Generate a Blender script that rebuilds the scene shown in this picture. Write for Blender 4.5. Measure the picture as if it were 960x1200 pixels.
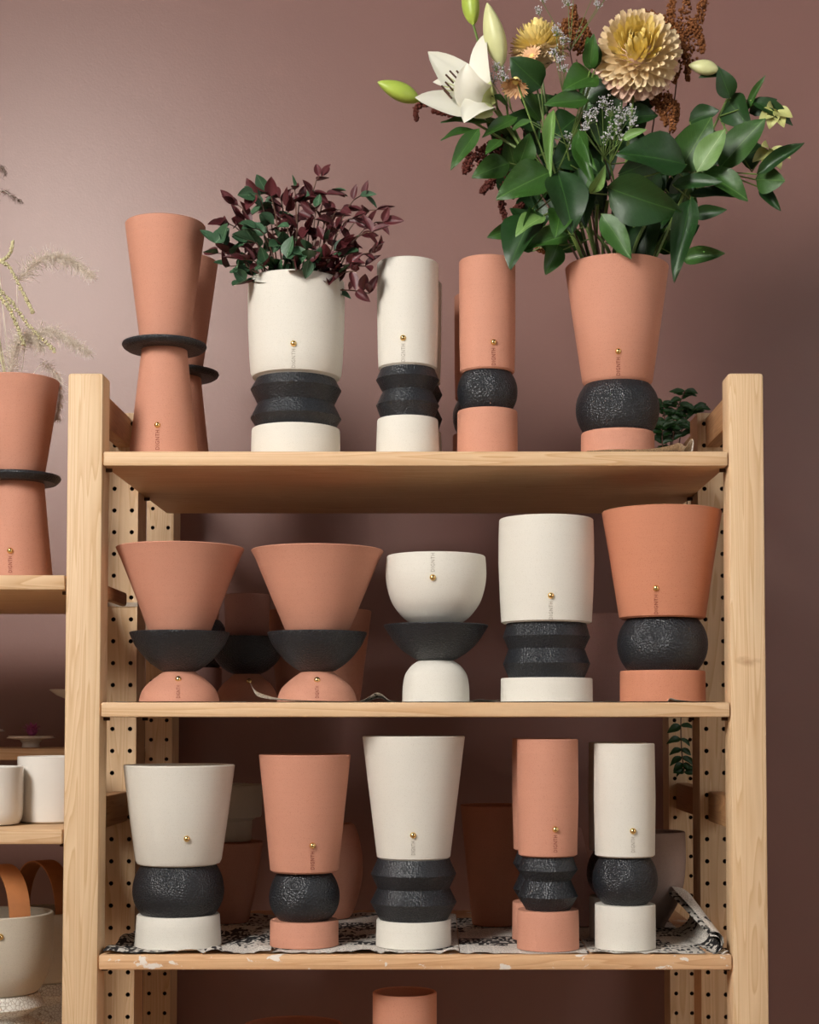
import bpy, bmesh, math, random
from mathutils import Vector, Matrix, noise

random.seed(7)
S = bpy.context.scene
for o in list(bpy.data.objects):
    bpy.data.objects.remove(o)
COL = S.collection

# ------------------------------------------------------------------ camera
F = 1850.0            # focal length in pixels of the 960x1200 frame
D = 2.09              # camera distance to the shelf front plane (Y = 0)
ZC = 1.335            # camera height
PITCH = math.radians(2.5)
PPX, HOR = 514.0, 843.0
PPY = HOR - F * math.tan(PITCH)
cam = bpy.data.cameras.new('camera')
cam.sensor_fit = 'VERTICAL'
cam.sensor_height = 36.0
cam.sensor_width = 28.8
cam.lens = 36.0 * F / 1200.0
cam.shift_x = -(PPX - 480.0) / 1200.0
cam.shift_y = (PPY - 600.0) / 1200.0
cam.clip_start = 0.05
camo = bpy.data.objects.new('camera', cam)
COL.objects.link(camo)
camo.location = (0, -D, ZC)
camo.rotation_euler = (math.pi / 2 + PITCH, 0, 0)
S.camera = camo

# ------------------------------------------------------------------ light
w = bpy.data.worlds.new('world')
S.world = w
w.use_nodes = True
w.node_tree.nodes['Background'].inputs[0].default_value = (0.84, 0.92, 1.0, 1)
w.node_tree.nodes['Background'].inputs[1].default_value = 0.075


def area(name, loc, target, sx, sy, power, color):
    l = bpy.data.lights.new(name, 'AREA')
    l.shape = 'RECTANGLE'
    l.size, l.size_y = sx, sy
    l.energy = power
    l.color = color
    o = bpy.data.objects.new(name, l)
    COL.objects.link(o)
    o.location = loc
    d = Vector(target) - Vector(loc)
    o.rotation_euler = d.to_track_quat('-Z', 'Y').to_euler()
    return o


WINX, WINY0, WINY1, WINZ0, WINZ1 = -1.45, -2.45, -1.45, 2.13, 3.23
area('window_daylight', (WINX + 0.03, (WINY0 + WINY1) / 2, (WINZ0 + WINZ1) / 2), (0, (WINY0 + WINY1) / 2 + 0.5, 1.7),
     WINY1 - WINY0, WINZ1 - WINZ0, 105, (1.0, 0.958, 0.912))
RWX, RWY0, RWY1, RWZ0, RWZ1 = 2.2, -2.7, -1.6, 1.85, 2.95
area('right_fill_light', (RWX - 0.03, (RWY0 + RWY1) / 2, (RWZ0 + RWZ1) / 2), (0, (RWY0 + RWY1) / 2 + 1.0, 1.6),
     RWY1 - RWY0, RWZ1 - RWZ0, 10, (0.93, 0.96, 1.0))  # added fill lamp for the pots' shaded sides, no known window there
S.view_settings.view_transform = 'Standard'
S.view_settings.look = 'None'
S.view_settings.gamma = 1.0
S.view_settings.use_curve_mapping = False
S.view_settings.exposure = 0.20

# ------------------------------------------------------------------ pixel <-> world


def ray(px, py):
    u, v = (px - PPX) / F, (PPY - py) / F
    return Vector((u, math.cos(PITCH) - v * math.sin(PITCH), math.sin(PITCH) + v * math.cos(PITCH)))


def P(px, py, Y=0.0):
    r = ray(px, py)
    t = (Y + D) / r.y
    return Vector((0, -D, ZC)) + r * t


def mpp(p):
    """metres for one photo pixel at world point p"""
    q = Vector(p) - Vector((0, -D, ZC))
    return (q.y * math.cos(PITCH) + q.z * math.sin(PITCH)) / F

# ------------------------------------------------------------------ materials


def srgb(r, g, b):
    f = lambda c: (c / 255 / 12.92) if c / 255 <= 0.04045 else ((c / 255 + 0.055) / 1.055) ** 2.4
    return (f(r), f(g), f(b), 1)


class NT:
    def __init__(s, name):
        s.m = bpy.data.materials.new(name)
        s.m.use_nodes = True
        s.t = s.m.node_tree
        s.b = s.t.nodes['Principled BSDF']

    def n(s, typ, **kw):
        x = s.t.nodes.new(typ)
        ins = kw.pop('ins', {})
        for k, v in kw.items():
            setattr(x, k, v)
        for k, v in ins.items():
            if hasattr(v, 'is_output') or isinstance(v, bpy.types.NodeSocket):
                s.t.links.new(v, x.inputs[k])
            else:
                x.inputs[k].default_value = v
        return x

    def link(s, a, b):
        s.t.links.new(a, b)

    def coord(s, scale=(1, 1, 1), rnd=0.0):
        tc = s.n('ShaderNodeTexCoord')
        out = tc.outputs['Object']
        if rnd:
            oi = s.n('ShaderNodeObjectInfo')
            mu = s.n('ShaderNodeMath', operation='MULTIPLY', ins={0: oi.outputs['Random'], 1: rnd})
            ad = s.n('ShaderNodeVectorMath', operation='ADD', ins={0: out, 1: mu.outputs[0]})
            out = ad.outputs[0]
        mp = s.n('ShaderNodeMapping', ins={'Vector': out, 'Scale': scale})
        return mp.outputs[0]

    def noise(s, vec, scale, detail=3, rough=0.5, dist=0.0):
        return s.n('ShaderNodeTexNoise', ins={'Vector': vec, 'Scale': scale, 'Detail': detail, 'Roughness': rough, 'Distortion': dist})

    def ramp(s, fac, stops):
        r = s.n('ShaderNodeValToRGB', ins={0: fac})
        e = r.color_ramp.elements
        while len(e) < len(stops):
            e.new(0.5)
        for i, (p, c) in enumerate(stops):
            e[i].position = p
            e[i].color = c
        return r.outputs[0]

    def mix(s, fac, a, b, blend='MIX'):
        x = s.n('ShaderNodeMix', data_type='RGBA', blend_type=blend)
        for k, v in ((0, fac), (6, a), (7, b)):
            if isinstance(v, bpy.types.NodeSocket):
                s.link(v, x.inputs[k])
            else:
                x.inputs[k].default_value = v
        return x.outputs[2]

    def bump(s, h, strength, dist):
        b = s.n('ShaderNodeBump', ins={'Height': h, 'Strength': strength, 'Distance': dist})
        s.link(b.outputs[0], s.b.inputs['Normal'])
        return b

    def base(s, c, rough=0.6, **kw):
        if isinstance(c, bpy.types.NodeSocket):
            s.link(c, s.b.inputs['Base Color'])
        else:
            s.b.inputs['Base Color'].default_value = c
        if isinstance(rough, bpy.types.NodeSocket):
            s.link(rough, s.b.inputs['Roughness'])
        else:
            s.b.inputs['Roughness'].default_value = rough
        for k, v in kw.items():
            s.b.inputs[k].default_value = v
        return s.m


def mul(c, k):
    return (c[0] * k, c[1] * k, c[2] * k, 1)


def mat_plain(name, c, rough=0.6, var=0.12, **kw):
    t = NT(name)
    v = t.coord((1, 1, 1), 7.0)
    nz = t.noise(v, 60, 3)
    col = t.mix(nz.outputs[0], mul(c, 1 - var), mul(c, 1 + var))
    t.base(col, rough, **kw)
    return t.m


def mat_clay(name, c, var=0.07, rough=0.72, spec=0.3):
    t = NT(name)
    v = t.coord((1, 1, 1), 5.0)
    v2 = t.coord((3, 3, 260), 5.0)
    big = t.noise(v, 22, 4)
    thr = t.noise(v2, 1.0, 3)
    fine = t.noise(v, 900, 2)
    col = t.mix(big.outputs[0], mul(c, 1 - var), mul(c, 1 + var))
    col = t.mix(thr.outputs[0], mul(c, 1 - var * 0.8), col)
    sp = t.ramp(fine.outputs[0], [(0.30, mul(c, 0.86)), (0.42, (1, 1, 1, 1))])
    col = t.mix(0.35, col, t.mix(1.0, col, sp, 'MULTIPLY'))
    h = t.n('ShaderNodeMath', operation='ADD', ins={0: thr.outputs[0], 1: t.n('ShaderNodeMath', operation='MULTIPLY', ins={0: fine.outputs[0], 1: 0.5}).outputs[0]})
    t.bump(h.outputs[0], 0.25, 0.0006)
    t.base(col, rough, **{'Specular IOR Level': spec})
    return t.m


def mat_black():
    t = NT('black_leathery_glaze')
    v = t.coord((1, 1, 1), 3.0)
    vo = t.n('ShaderNodeTexVoronoi', feature='F1', ins={'Vector': v, 'Scale': 400.0, 'Randomness': 1.0})
    mask = t.noise(v, 14, 2)
    mk = t.ramp(mask.outputs[0], [(0.36, (0.55, 0.55, 0.55, 1)), (0.58, (1, 1, 1, 1))])
    h = t.n('ShaderNodeMath', operation='MULTIPLY', ins={0: vo.outputs['Distance'], 1: mk})
    t.bump(h.outputs[0], 0.7, 0.002)
    col = t.mix(vo.outputs['Distance'], (0.013, 0.0150, 0.0185, 1), (0.022, 0.025, 0.030, 1))
    t.base(col, 0.36, **{'Specular IOR Level': 0.5})
    return t.m


def mat_crackle():
    t = NT('white_crackle_glaze')
    v = t.coord()
    vo = t.n('ShaderNodeTexVoronoi', feature='DISTANCE_TO_EDGE', ins={'Vector': v, 'Scale': 190.0})
    col = t.ramp(vo.outputs['Distance'], [(0.01, srgb(168, 152, 132)), (0.09, srgb(230, 225, 214))])
    t.bump(vo.outputs['Distance'], 0.6, 0.002)
    t.base(col, 0.4)
    return t.m


def mat_wood(name, axis, light=(228, 186, 138), dark=(196, 142, 92), splash=0.0, knots=False, knot=None):
    t = NT(name)
    sc = [1, 1, 1]
    sc['XYZ'.index(axis)] = 0.045
    v = t.coord(tuple(sc), 9.0)
    n1 = t.noise(v, 30, 2, 0.5, 0.5)
    wv = t.n('ShaderNodeMath', operation='MULTIPLY', ins={0: n1.outputs[0], 1: 16.0})
    fr = t.n('ShaderNodeMath', operation='FRACT', ins={0: wv.outputs[0]})
    ring = t.ramp(fr.outputs[0], [(0.0, (0, 0, 0, 1)), (0.7, (0.55, 0.55, 0.55, 1)), (0.92, (1, 1, 1, 1)), (1.0, (0, 0, 0, 1))])
    fib = t.noise(v, 420, 3, 0.6)
    col = t.mix(ring, srgb(*light), srgb(*dark))
    col = t.mix(0.75, srgb(*light), col)
    col = t.mix(t.n('ShaderNodeMath', operation='MULTIPLY', ins={0: fib.outputs[0], 1: 0.28}).outputs[0], col, srgb(*[c * 0.8 for c in dark]))
    full = t.coord((1, 1, 1), 9.0)
    big = t.noise(full, 5, 2)
    col = t.mix(t.n('ShaderNodeMath', operation='MULTIPLY', ins={0: big.outputs[0], 1: 0.3}).outputs[0], col, srgb(light[0] * 0.93, light[1] * 0.86, light[2] * 0.8))
    if knots:
        ks = [1, 1, 1]
        ks['XYZ'.index(axis)] = 0.5
        kv = t.coord(tuple(ks), 9.0)
        vo = t.n('ShaderNodeTexVoronoi', feature='F1', ins={'Vector': kv, 'Scale': 4.6})
        k = t.ramp(vo.outputs['Distance'], [(0.02, (1, 1, 1, 1)), (0.11, (0, 0, 0, 1))])
        col = t.mix(k, col, srgb(150, 100, 66))
    if knot:
        tc = t.n('ShaderNodeTexCoord')
        ds = t.n('ShaderNodeVectorMath', operation='SUBTRACT', ins={0: tc.outputs['Object'], 1: knot})
        sc2 = t.n('ShaderNodeVectorMath', operation='MULTIPLY', ins={0: ds.outputs[0], 1: (30, 30, 62)})
        wob = t.noise(tc.outputs['Object'], 90, 3)
        ln = t.n('ShaderNodeVectorMath', operation='LENGTH', ins={0: sc2.outputs[0]})
        lw = t.n('ShaderNodeMath', operation='ADD', ins={0: ln.outputs['Value'], 1: t.n('ShaderNodeMath', operation='MULTIPLY', ins={0: wob.outputs[0], 1: 0.9}).outputs[0]})
        km = t.ramp(lw.outputs[0], [(0.45, (0.75, 0.75, 0.75, 1)), (0.95, (0, 0, 0, 1))])
        col = t.mix(km, col, srgb(164, 120, 84))
    rough = 0.55
    if splash:
        sv = t.coord((1, 1, 1.3), 0)
        s1 = t.noise(sv, 38, 4, 0.6, 0.5)
        m = t.ramp(s1.outputs[0], [(splash, (0, 0, 0, 1)), (splash + 0.03, (1, 1, 1, 1))])
        col = t.mix(m, col, srgb(236, 226, 214))
    t.bump(fib.outputs[0], 0.15, 0.001)
    t.base(col, rough, **{'Specular IOR Level': 0.35})
    return t.m


def mat_wall():
    t = NT('mauve_painted_wall')
    v = t.coord()
    n1 = t.noise(v, 260, 3)
    n2 = t.noise(v, 2.2, 3)
    c = srgb(*WALL_RGB)
    col = t.mix(n2.outputs[0], mul(c, 0.95), mul(c, 1.05))
    t.bump(n1.outputs[0], 0.12, 0.0012)
    t.base(col, 0.38, **{'Specular IOR Level': 0.75, 'Specular Tint': (1.0, 0.90, 0.85, 1)})
    return t.m


def mat_leaf(name, c, rib, rough=0.42, var=0.25, back=None):
    t = NT(name)
    tc = t.n('ShaderNodeTexCoord')
    sp = t.n('ShaderNodeSeparateXYZ', ins={0: tc.outputs['Object']})
    ay = t.n('ShaderNodeMath', operation='ABSOLUTE', ins={0: sp.outputs[1]})
    oi = t.n('ShaderNodeObjectInfo')
    rr = t.ramp(ay.outputs[0], [(0.004, (0.6, 0.6, 0.6, 1)), (0.018, (0, 0, 0, 1))])
    # side veins
    a = t.n('ShaderNodeMath', operation='MULTIPLY', ins={0: ay.outputs[0], 1: 0.8})
    b = t.n('ShaderNodeMath', operation='SUBTRACT', ins={0: sp.outputs[0], 1: a.outputs[0]})
    c2 = t.n('ShaderNodeMath', operation='MULTIPLY', ins={0: b.outputs[0], 1: 9.0})
    fr = t.n('ShaderNodeMath', operation='FRACT', ins={0: c2.outputs[0]})
    vn = t.ramp(fr.outputs[0], [(0.0, (0.5, 0.5, 0.5, 1)), (0.10, (0, 0, 0, 1))])
    nz = t.noise(tc.outputs['Object'], 6, 3)
    body = t.mix(nz.outputs[0], mul(c, 1 - var), mul(c, 1 + var))
    body = t.mix(oi.outputs['Random'], body, mul(c, 1.2))
    col = t.mix(vn, body, rib)
    col = t.mix(0.35, body, col)
    col = t.mix(rr, col, rib)
    if back:
        g = t.n('ShaderNodeNewGeometry')
        col = t.mix(g.outputs['Backfacing'], col, back)
    t.bump(vn, -0.12, 0.002)
    t.base(col, rough)
    return t.m


def mat_paper(name, sx, sy, seed, headline=0.62):
    t = NT(name)
    tc = t.n('ShaderNodeTexCoord')
    mp = t.n('ShaderNodeMapping', ins={'Vector': tc.outputs['UV'], 'Location': (seed, seed * 0.37, 0)})
    br = t.n('ShaderNodeTexBrick', ins={'Vector': mp.outputs[0], 'Scale': 1.0, 'Mortar Size': 0.0012, 'Brick Width': 0.034, 'Row Height': 0.0034,
                                        'Color1': (0.05, 0.05, 0.05, 1), 'Color2': (0.10, 0.10, 0.10, 1), 'Mortar': (1, 1, 1, 1)}, offset=0.0)
    wd = t.noise(t.n('ShaderNodeMapping', ins={'Vector': mp.outputs[0], 'Scale': (420, 300, 1)}).outputs[0], 1.0, 1)
    ww = t.ramp(wd.outputs[0], [(0.44, (0, 0, 0, 1)), (0.52, (1, 1, 1, 1))])
    txt = t.mix(1.0, br.outputs[0], ww, 'SCREEN')
    hd = t.n('ShaderNodeTexVoronoi', feature='F1', distance='CHEBYCHEV', ins={'Vector': mp.outputs[0], 'Scale': 17.0})
    sepc = t.n('ShaderNodeSeparateColor', ins={0: hd.outputs['Color']})
    hm = t.ramp(sepc.outputs[0], [(headline - 0.004, (0, 0, 0, 1)), (headline + 0.004, (1, 1, 1, 1))])
    hb = t.n('ShaderNodeTexBrick', ins={'Vector': mp.outputs[0], 'Scale': 1.0, 'Mortar Size': 0.004, 'Brick Width': 0.5, 'Row Height': 0.021,
                                        'Color1': (0, 0, 0, 1), 'Color2': (0, 0, 0, 1), 'Mortar': (1, 1, 1, 1)}, offset=0.0)
    big = t.noise(t.n('ShaderNodeMapping', ins={'Vector': mp.outputs[0], 'Scale': (190, 55, 1)}).outputs[0], 1.0, 0)
    lt = t.ramp(big.outputs[0], [(0.46, (0, 0, 0, 1)), (0.50, (1, 1, 1, 1))])
    hl = t.mix(1.0, hb.outputs[0], lt, 'SCREEN')
    inv = t.ramp(sepc.outputs[1], [(0.49, (0, 0, 0, 1)), (0.51, (1, 1, 1, 1))])
    hl2 = t.mix(1.0, hl, inv, 'DIFFERENCE')
    bl = t.mix(hl2, (0.014, 0.014, 0.016, 1), srgb(212, 206, 196))
    pap = t.mix(txt, srgb(60, 58, 56), srgb(226, 220, 210))
    col = t.mix(hm, pap, bl)
    t.base(col, 0.7)
    return t.m


WALL_RGB = (139, 103, 95)
M = {}
M['wall'] = mat_wall()
M['side_wall'] = mat_plain('white_plaster', srgb(222, 214, 204), 0.8, 0.03)
M['floor'] = mat_wood('oak_floor', 'X', (170, 140, 112), (140, 108, 80))
M['post'] = mat_wood('pine_post', 'Z', (232, 204, 166), (202, 162, 116), knots=True)
M['board'] = mat_wood('pine_board', 'X', (234, 202, 162), (200, 154, 106), splash=0.76)
M['board_splashed'] = mat_wood('pine_board_splashed', 'X', (236, 196, 152), (200, 148, 102), splash=0.60)
M['rail'] = mat_wood('pine_rail', 'Y', (190, 146, 102), (150, 108, 70))
M['hole'] = mat_plain('hole_shadow_wood', srgb(70, 44, 26), 0.9)
M['terra'] = mat_clay('terracotta_clay', srgb(202, 142, 116))
M['terra_pink'] = mat_clay('terracotta_pink_clay', srgb(202, 144, 120))
M['terra_deep'] = mat_clay('terracotta_deep_clay', srgb(198, 132, 102))
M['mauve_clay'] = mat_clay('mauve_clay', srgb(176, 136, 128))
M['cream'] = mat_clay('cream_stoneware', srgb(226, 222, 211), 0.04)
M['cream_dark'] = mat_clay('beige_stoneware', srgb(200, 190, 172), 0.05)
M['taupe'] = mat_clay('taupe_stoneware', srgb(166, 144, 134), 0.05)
M['white_glaze'] = mat_plain('white_glossy_glaze', srgb(236, 232, 224), 0.14, 0.02)
M['black'] = mat_black()
M['crackle'] = mat_crackle()
M['gold'] = mat_plain('polished_gold', srgb(244, 212, 146), 0.10, 0.03, Metallic=1.0)
M['mark_terra'] = mat_plain('stamped_mark_red_brown', srgb(128, 58, 42), 0.8)
M['mark_cream'] = mat_plain('stamped_mark_grey', srgb(168, 160, 146), 0.8)
M['leather'] = mat_plain('tan_leather', srgb(188, 122, 74), 0.5, 0.14)
M['soil'] = mat_plain('dark_potting_soil', srgb(46, 32, 24), 0.95, 0.4)
M['tape'] = mat_plain('clear_tape', srgb(205, 196, 182), 0.2, 0.02, Alpha=0.45)
M['frame'] = mat_plain('white_window_paint', srgb(235, 232, 226), 0.4, 0.02)
g = NT('window_glass')
g.base((1, 1, 1, 1), 0.0, **{'Transmission Weight': 1.0, 'IOR': 1.01})
M['glass'] = g.m
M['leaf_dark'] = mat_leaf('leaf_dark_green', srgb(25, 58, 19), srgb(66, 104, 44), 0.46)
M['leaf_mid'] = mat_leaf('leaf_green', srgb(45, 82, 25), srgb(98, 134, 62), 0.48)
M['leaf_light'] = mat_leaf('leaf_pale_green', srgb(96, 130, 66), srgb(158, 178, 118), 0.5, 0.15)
M['leaf_purple'] = mat_leaf('leaf_burgundy', srgb(84, 34, 38), srgb(108, 54, 56), 0.48, 0.3)
M['leaf_sage'] = mat_leaf('leaf_grey_green', srgb(54, 86, 58), srgb(134, 160, 122), 0.5, 0.3, )
M['stem_green'] = mat_plain('green_stem', srgb(104, 128, 62), 0.5, 0.2)
M['stem_brown'] = mat_plain('brown_stem', srgb(98, 70, 56), 0.6, 0.2)
M['lily'] = mat_leaf('lily_petal_white', srgb(240, 238, 224), srgb(226, 228, 190), 0.45, 0.03)
M['bud'] = mat_plain('lily_bud_green', srgb(168, 190, 78), 0.4, 0.12)
M['bud_pale'] = mat_plain('lily_bud_pale', srgb(214, 216, 158), 0.4, 0.08)
M['anther'] = mat_plain('anther_brown', srgb(74, 44, 26), 0.8)
M['filament'] = mat_plain('filament_pale', srgb(206, 212, 150), 0.5)
M['chr_core'] = mat_plain('petal_yellow', srgb(250, 228, 146), 0.6, 0.08)
M['chr_mid'] = mat_plain('petal_straw', srgb(244, 222, 180), 0.6, 0.08)
M['chr_out'] = mat_plain('petal_dusty_pink', srgb(230, 194, 172), 0.6, 0.1)
M['peach'] = mat_plain('petal_peach', srgb(232, 186, 140), 0.6, 0.08)
M['amaranth'] = mat_plain('amaranth_rust', srgb(128, 76, 34), 0.8, 0.3)
M['amaranth_red'] = mat_plain('amaranth_dark_red', srgb(92, 38, 26), 0.8, 0.3)
M['statice'] = mat_plain('statice_lilac_white', srgb(206, 202, 206), 0.7, 0.12)
M['helle'] = mat_leaf('petal_yellow_green', srgb(188, 190, 120), srgb(150, 160, 80), 0.5, 0.12)
M['dried'] = mat_plain('dried_grass_cream', srgb(246, 234, 218), 0.8, 0.08)
M['catkin'] = mat_plain('catkin_pale_olive', srgb(206, 198, 156), 0.8, 0.2)
M['purple_flower'] = mat_plain('petal_magenta', srgb(176, 88, 146), 0.6, 0.2)
M['dark_flower'] = mat_plain('petal_dark_maroon', srgb(56, 24, 34), 0.7, 0.2)
M['paper_a'] = mat_paper('newsprint_headline', 1, 1, 0.0, 0.28)
M['paper_b'] = mat_paper('newsprint_columns', 1, 1, 3.3, 0.50)
M['paper_c'] = mat_paper('newsprint_panels', 1, 1, 7.1, 0.50)
M['paper_plain'] = mat_paper('newsprint_pale', 1, 1, 5.2, 0.93)

# ------------------------------------------------------------------ object helpers


def tag(o, label, cat, group=None):
    o['label'] = label
    o['category'] = cat
    if group:
        o['group'] = group
    return o


def empty(name, loc, label, cat, group=None):
    o = bpy.data.objects.new(name, None)
    o.empty_display_size = 0.02
    COL.objects.link(o)
    o.location = loc
    return tag(o, label, cat, group)


def origin_of(o):
    v = Vector((0, 0, 0))
    while o is not None:
        v += o.location
        o = o.parent
    return v


def mesh(name, verts, faces, mats, parent=None, loc=None, sharp=35, fm=None, uv=None):
    """verts are world coordinates; the object's origin is loc (or its parent's origin)"""
    if loc is None:
        loc = origin_of(parent) if parent else Vector((0, 0, 0))
    loc = Vector(loc)
    me = bpy.data.meshes.new(name)
    me.from_pydata([Vector(v) - loc for v in verts], [], faces)
    for m in (mats if isinstance(mats, (list, tuple)) else [mats]):
        me.materials.append(m)
    if fm:
        me.polygons.foreach_set('material_index', fm)
    if uv:
        l = me.uv_layers.new(name='UVMap')
        for lp in me.loops:
            l.data[lp.index].uv = uv[lp.vertex_index]
    me.polygons.foreach_set('use_smooth', [True] * len(me.polygons))
    me.update()
    if sharp is not None:
        me.set_sharp_from_angle(angle=math.radians(sharp))
    o = bpy.data.objects.new(name, me)
    COL.objects.link(o)
    if parent:
        o.parent = parent
        o.location = loc - origin_of(parent)
    else:
        o.location = loc
    return o


def copy_tree(o, loc=None, parent=None, label=None):
    c = o.copy()
    COL.objects.link(c)
    c.parent = parent
    if loc is not None:
        c.location = loc
    if label:
        c['label'] = label
    for ch in list(o.children):
        copy_tree(ch, None, c)
    return c


def box(x0, x1, y0, y1, z0, z1, bev=0.0):
    bm = bmesh.new()
    bmesh.ops.create_cube(bm, size=1.0)
    for v in bm.verts:
        v.co = Vector((x0 + (v.co.x + 0.5) * (x1 - x0), y0 + (v.co.y + 0.5) * (y1 - y0), z0 + (v.co.z + 0.5) * (z1 - z0)))
    if bev:
        bmesh.ops.bevel(bm, geom=list(bm.edges), offset=bev, segments=2, affect='EDGES', profile=0.5)
    vs = [v.co.copy() for v in bm.verts]
    bm.verts.index_update()
    fs = [[v.index for v in f.verts] for f in bm.faces]
    bm.free()
    return vs, fs


def add(acc, vs, fs):
    n = len(acc[0])
    acc[0].extend(vs)
    acc[1].extend([[i + n for i in f] for f in fs])
    return len(fs)


def tube(pts, rad, seg=6, caps=True):
    """tube along pts; rad number or list"""
    n = len(pts)
    pts = [Vector(p) for p in pts]
    rs = rad if isinstance(rad, (list, tuple)) else [rad] * n
    vs, fs = [], []
    up = Vector((0.123, -0.3, 0.94)).normalized()
    for i in range(n):
        t = (pts[min(i + 1, n - 1)] - pts[max(i - 1, 0)])
        if t.length < 1e-9:
            t = Vector((0, 0, 1))
        t.normalize()
        a = t.cross(up)
        if a.length < 1e-3:
            a = t.cross(Vector((1, 0, 0)))
        a.normalize()
        b = t.cross(a)
        for k in range(seg):
            an = 2 * math.pi * k / seg
            vs.append(pts[i] + (a * math.cos(an) + b * math.sin(an)) * rs[i])
    for i in range(n - 1):
        for k in range(seg):
            k2 = (k + 1) % seg
            fs.append([i * seg + k, i * seg + k2, (i + 1) * seg + k2, (i + 1) * seg + k])
    if caps:
        fs.append([k for k in range(seg)][::-1])
        fs.append([(n - 1) * seg + k for k in range(seg)])
    return vs, fs


def bez(a, b, c, n=8):
    a, b, c = Vector(a), Vector(b), Vector(c)
    return [a * (1 - t) ** 2 + b * 2 * t * (1 - t) + c * t * t for t in [i / n for i in range(n + 1)]]


def catmull(pts, n=6):
    out = []
    for i in range(len(pts) - 1):
        p0 = pts[max(i - 1, 0)]
        p1, p2 = pts[i], pts[i + 1]
        p3 = pts[min(i + 2, len(pts) - 1)]
        for k in range(n):
            t = k / n
            out.append(tuple(0.5 * ((2 * b) + (-a + c) * t + (2 * a - 5 * b + 4 * c - d) * t * t + (-a + 3 * b - 3 * c + d) * t ** 3)
                             for a, b, c, d in zip(p0, p1, p2, p3)))
    out.append(tuple(pts[-1]))
    return out


def lathe(cx, cy, prof, seg=56):
    """prof: list of (z, r); r = 0 closes to a pole"""
    vs, fs, rings = [], [], []
    for z, r in prof:
        if r < 1e-6:
            rings.append([len(vs)])
            vs.append(Vector((cx, cy, z)))
        else:
            rings.append(list(range(len(vs), len(vs) + seg)))
            for k in range(seg):
                a = 2 * math.pi * k / seg
                vs.append(Vector((cx + r * math.cos(a), cy + r * math.sin(a), z)))
    for a, b in zip(rings, rings[1:]):
        for k in range(seg):
            k2 = (k + 1) % seg
            if len(a) == 1 and len(b) > 1:
                fs.append([a[0], b[k2], b[k]])
            elif len(b) == 1 and len(a) > 1:
                fs.append([a[k], a[k2], b[0]])
            elif len(a) > 1:
                fs.append([a[k], a[k2], b[k2], b[k]])
    return vs, fs


def ico(c, r, sub=1):
    key = sub
    if key not in ICO:
        bm = bmesh.new()
        bmesh.ops.create_icosphere(bm, subdivisions=sub, radius=1.0)
        bm.verts.index_update()
        ICO[key] = ([v.co.copy() for v in bm.verts], [[v.index for v in f.verts] for f in bm.faces])
        bm.free()
    v, f = ICO[key]
    c = Vector(c)
    if isinstance(r, (tuple, list)):
        return [c + Vector((p.x * r[0], p.y * r[1], p.z * r[2])) for p in v], f
    return [c + p * r for p in v], f


ICO = {}

# ------------------------------------------------------------------ the room
WALLY = 0.67


def struct(name, vs, fs, m, parent=None):
    o = mesh(name, vs, fs, m, parent)
    if parent is None:
        o['kind'] = 'structure'
    return o


struct('floor', *box(WINX - 0.12, RWX + 0.12, -4.2, WALLY + 0.1, -0.1, 0.0), M['floor'])
struct('wall_back', *box(WINX - 0.12, RWX + 0.12, WALLY, WALLY + 0.1, 0.0, 3.8), M['wall'])


def window_wall(wall_name, win_name, xi, xo, y0, y1, z0, z1):
    """side wall (inner face xi, outer face xo) with a four-pane window in it"""
    acc = ([], [])
    for a in ((-4.2, y0, 0, 3.8), (y1, WALLY, 0, 3.8), (y0, y1, 0, z0), (y0, y1, z1, 3.8)):
        add(acc, *box(min(xi, xo), max(xi, xo), a[0], a[1], a[2], a[3]))
    struct(wall_name, *acc, M['side_wall'])
    win = bpy.data.objects.new(win_name, None)
    COL.objects.link(win)
    win.location = (xi, (y0 + y1) / 2, z0)
    win['kind'] = 'structure'
    sg = 1 if xo > xi else -1
    fa, fb = sorted((xi + sg * 0.04, xi + sg * 0.10))
    acc = ([], [])
    ym, zm = (y0 + y1) / 2, (z0 + z1) / 2
    for a in ((y0, y0 + 0.05, z0, z1), (y1 - 0.05, y1, z0, z1), (y0, y1, z0, z0 + 0.05), (y0, y1, z1 - 0.05, z1),
              (ym - 0.02, ym + 0.02, z0, z1), (y0, y1, zm - 0.02, zm + 0.02)):
        add(acc, *box(fa, fb, *a))
    mesh('window_frame', *acc, M['frame'], win)
    for (ya, yb) in ((y0 + 0.05, ym - 0.02), (ym + 0.02, y1 - 0.05)):
        for (za, zb) in ((z0 + 0.05, zm - 0.02), (zm + 0.02, z1 - 0.05)):
            mesh('pane', *box((fa + fb) / 2 - 0.003, (fa + fb) / 2 + 0.003, ya, yb, za, zb), M['glass'], win)


window_wall('wall_left', 'window_1', WINX, WINX - 0.12, WINY0, WINY1, WINZ0, WINZ1)
window_wall('wall_right', 'added_window_2', RWX, RWX + 0.12, RWY0, RWY1, RWZ0, RWZ1)  # unseen window in this wall is made up to hold the fill lamp

# ------------------------------------------------------------------ the shelving unit
XL, XR = P(117.3, 843, 0).x, P(856.5, 843, 0).x       # inner faces of the front posts
PW = 0.0475
TOPZ = P(480, 437, 0).z
Z1 = P(480, 529, 0).z        # shelf tops
Z2 = P(480, 823, 0).z
Z3 = P(480, 1119, 0).z
Z4 = Z3 - (Z2 - Z3)
ZA = P(40, 674, 0).z
ZB = P(40, 972, 0).z
ZCc = P(40, 1292, 0).z
TH = 0.0195
REAR = 0.487
unit = empty('shelving_unit', ((XL + XR) / 2, 0.3, 0), 'tall light pine shelving unit with perforated rear posts and plain shelves', 'shelving')


M['post_knot'] = mat_wood('pine_post_with_knot', 'Z', (232, 204, 166), (202, 162, 116), knot=(0.0, -0.02, P(875, 776, 0).z))


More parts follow.
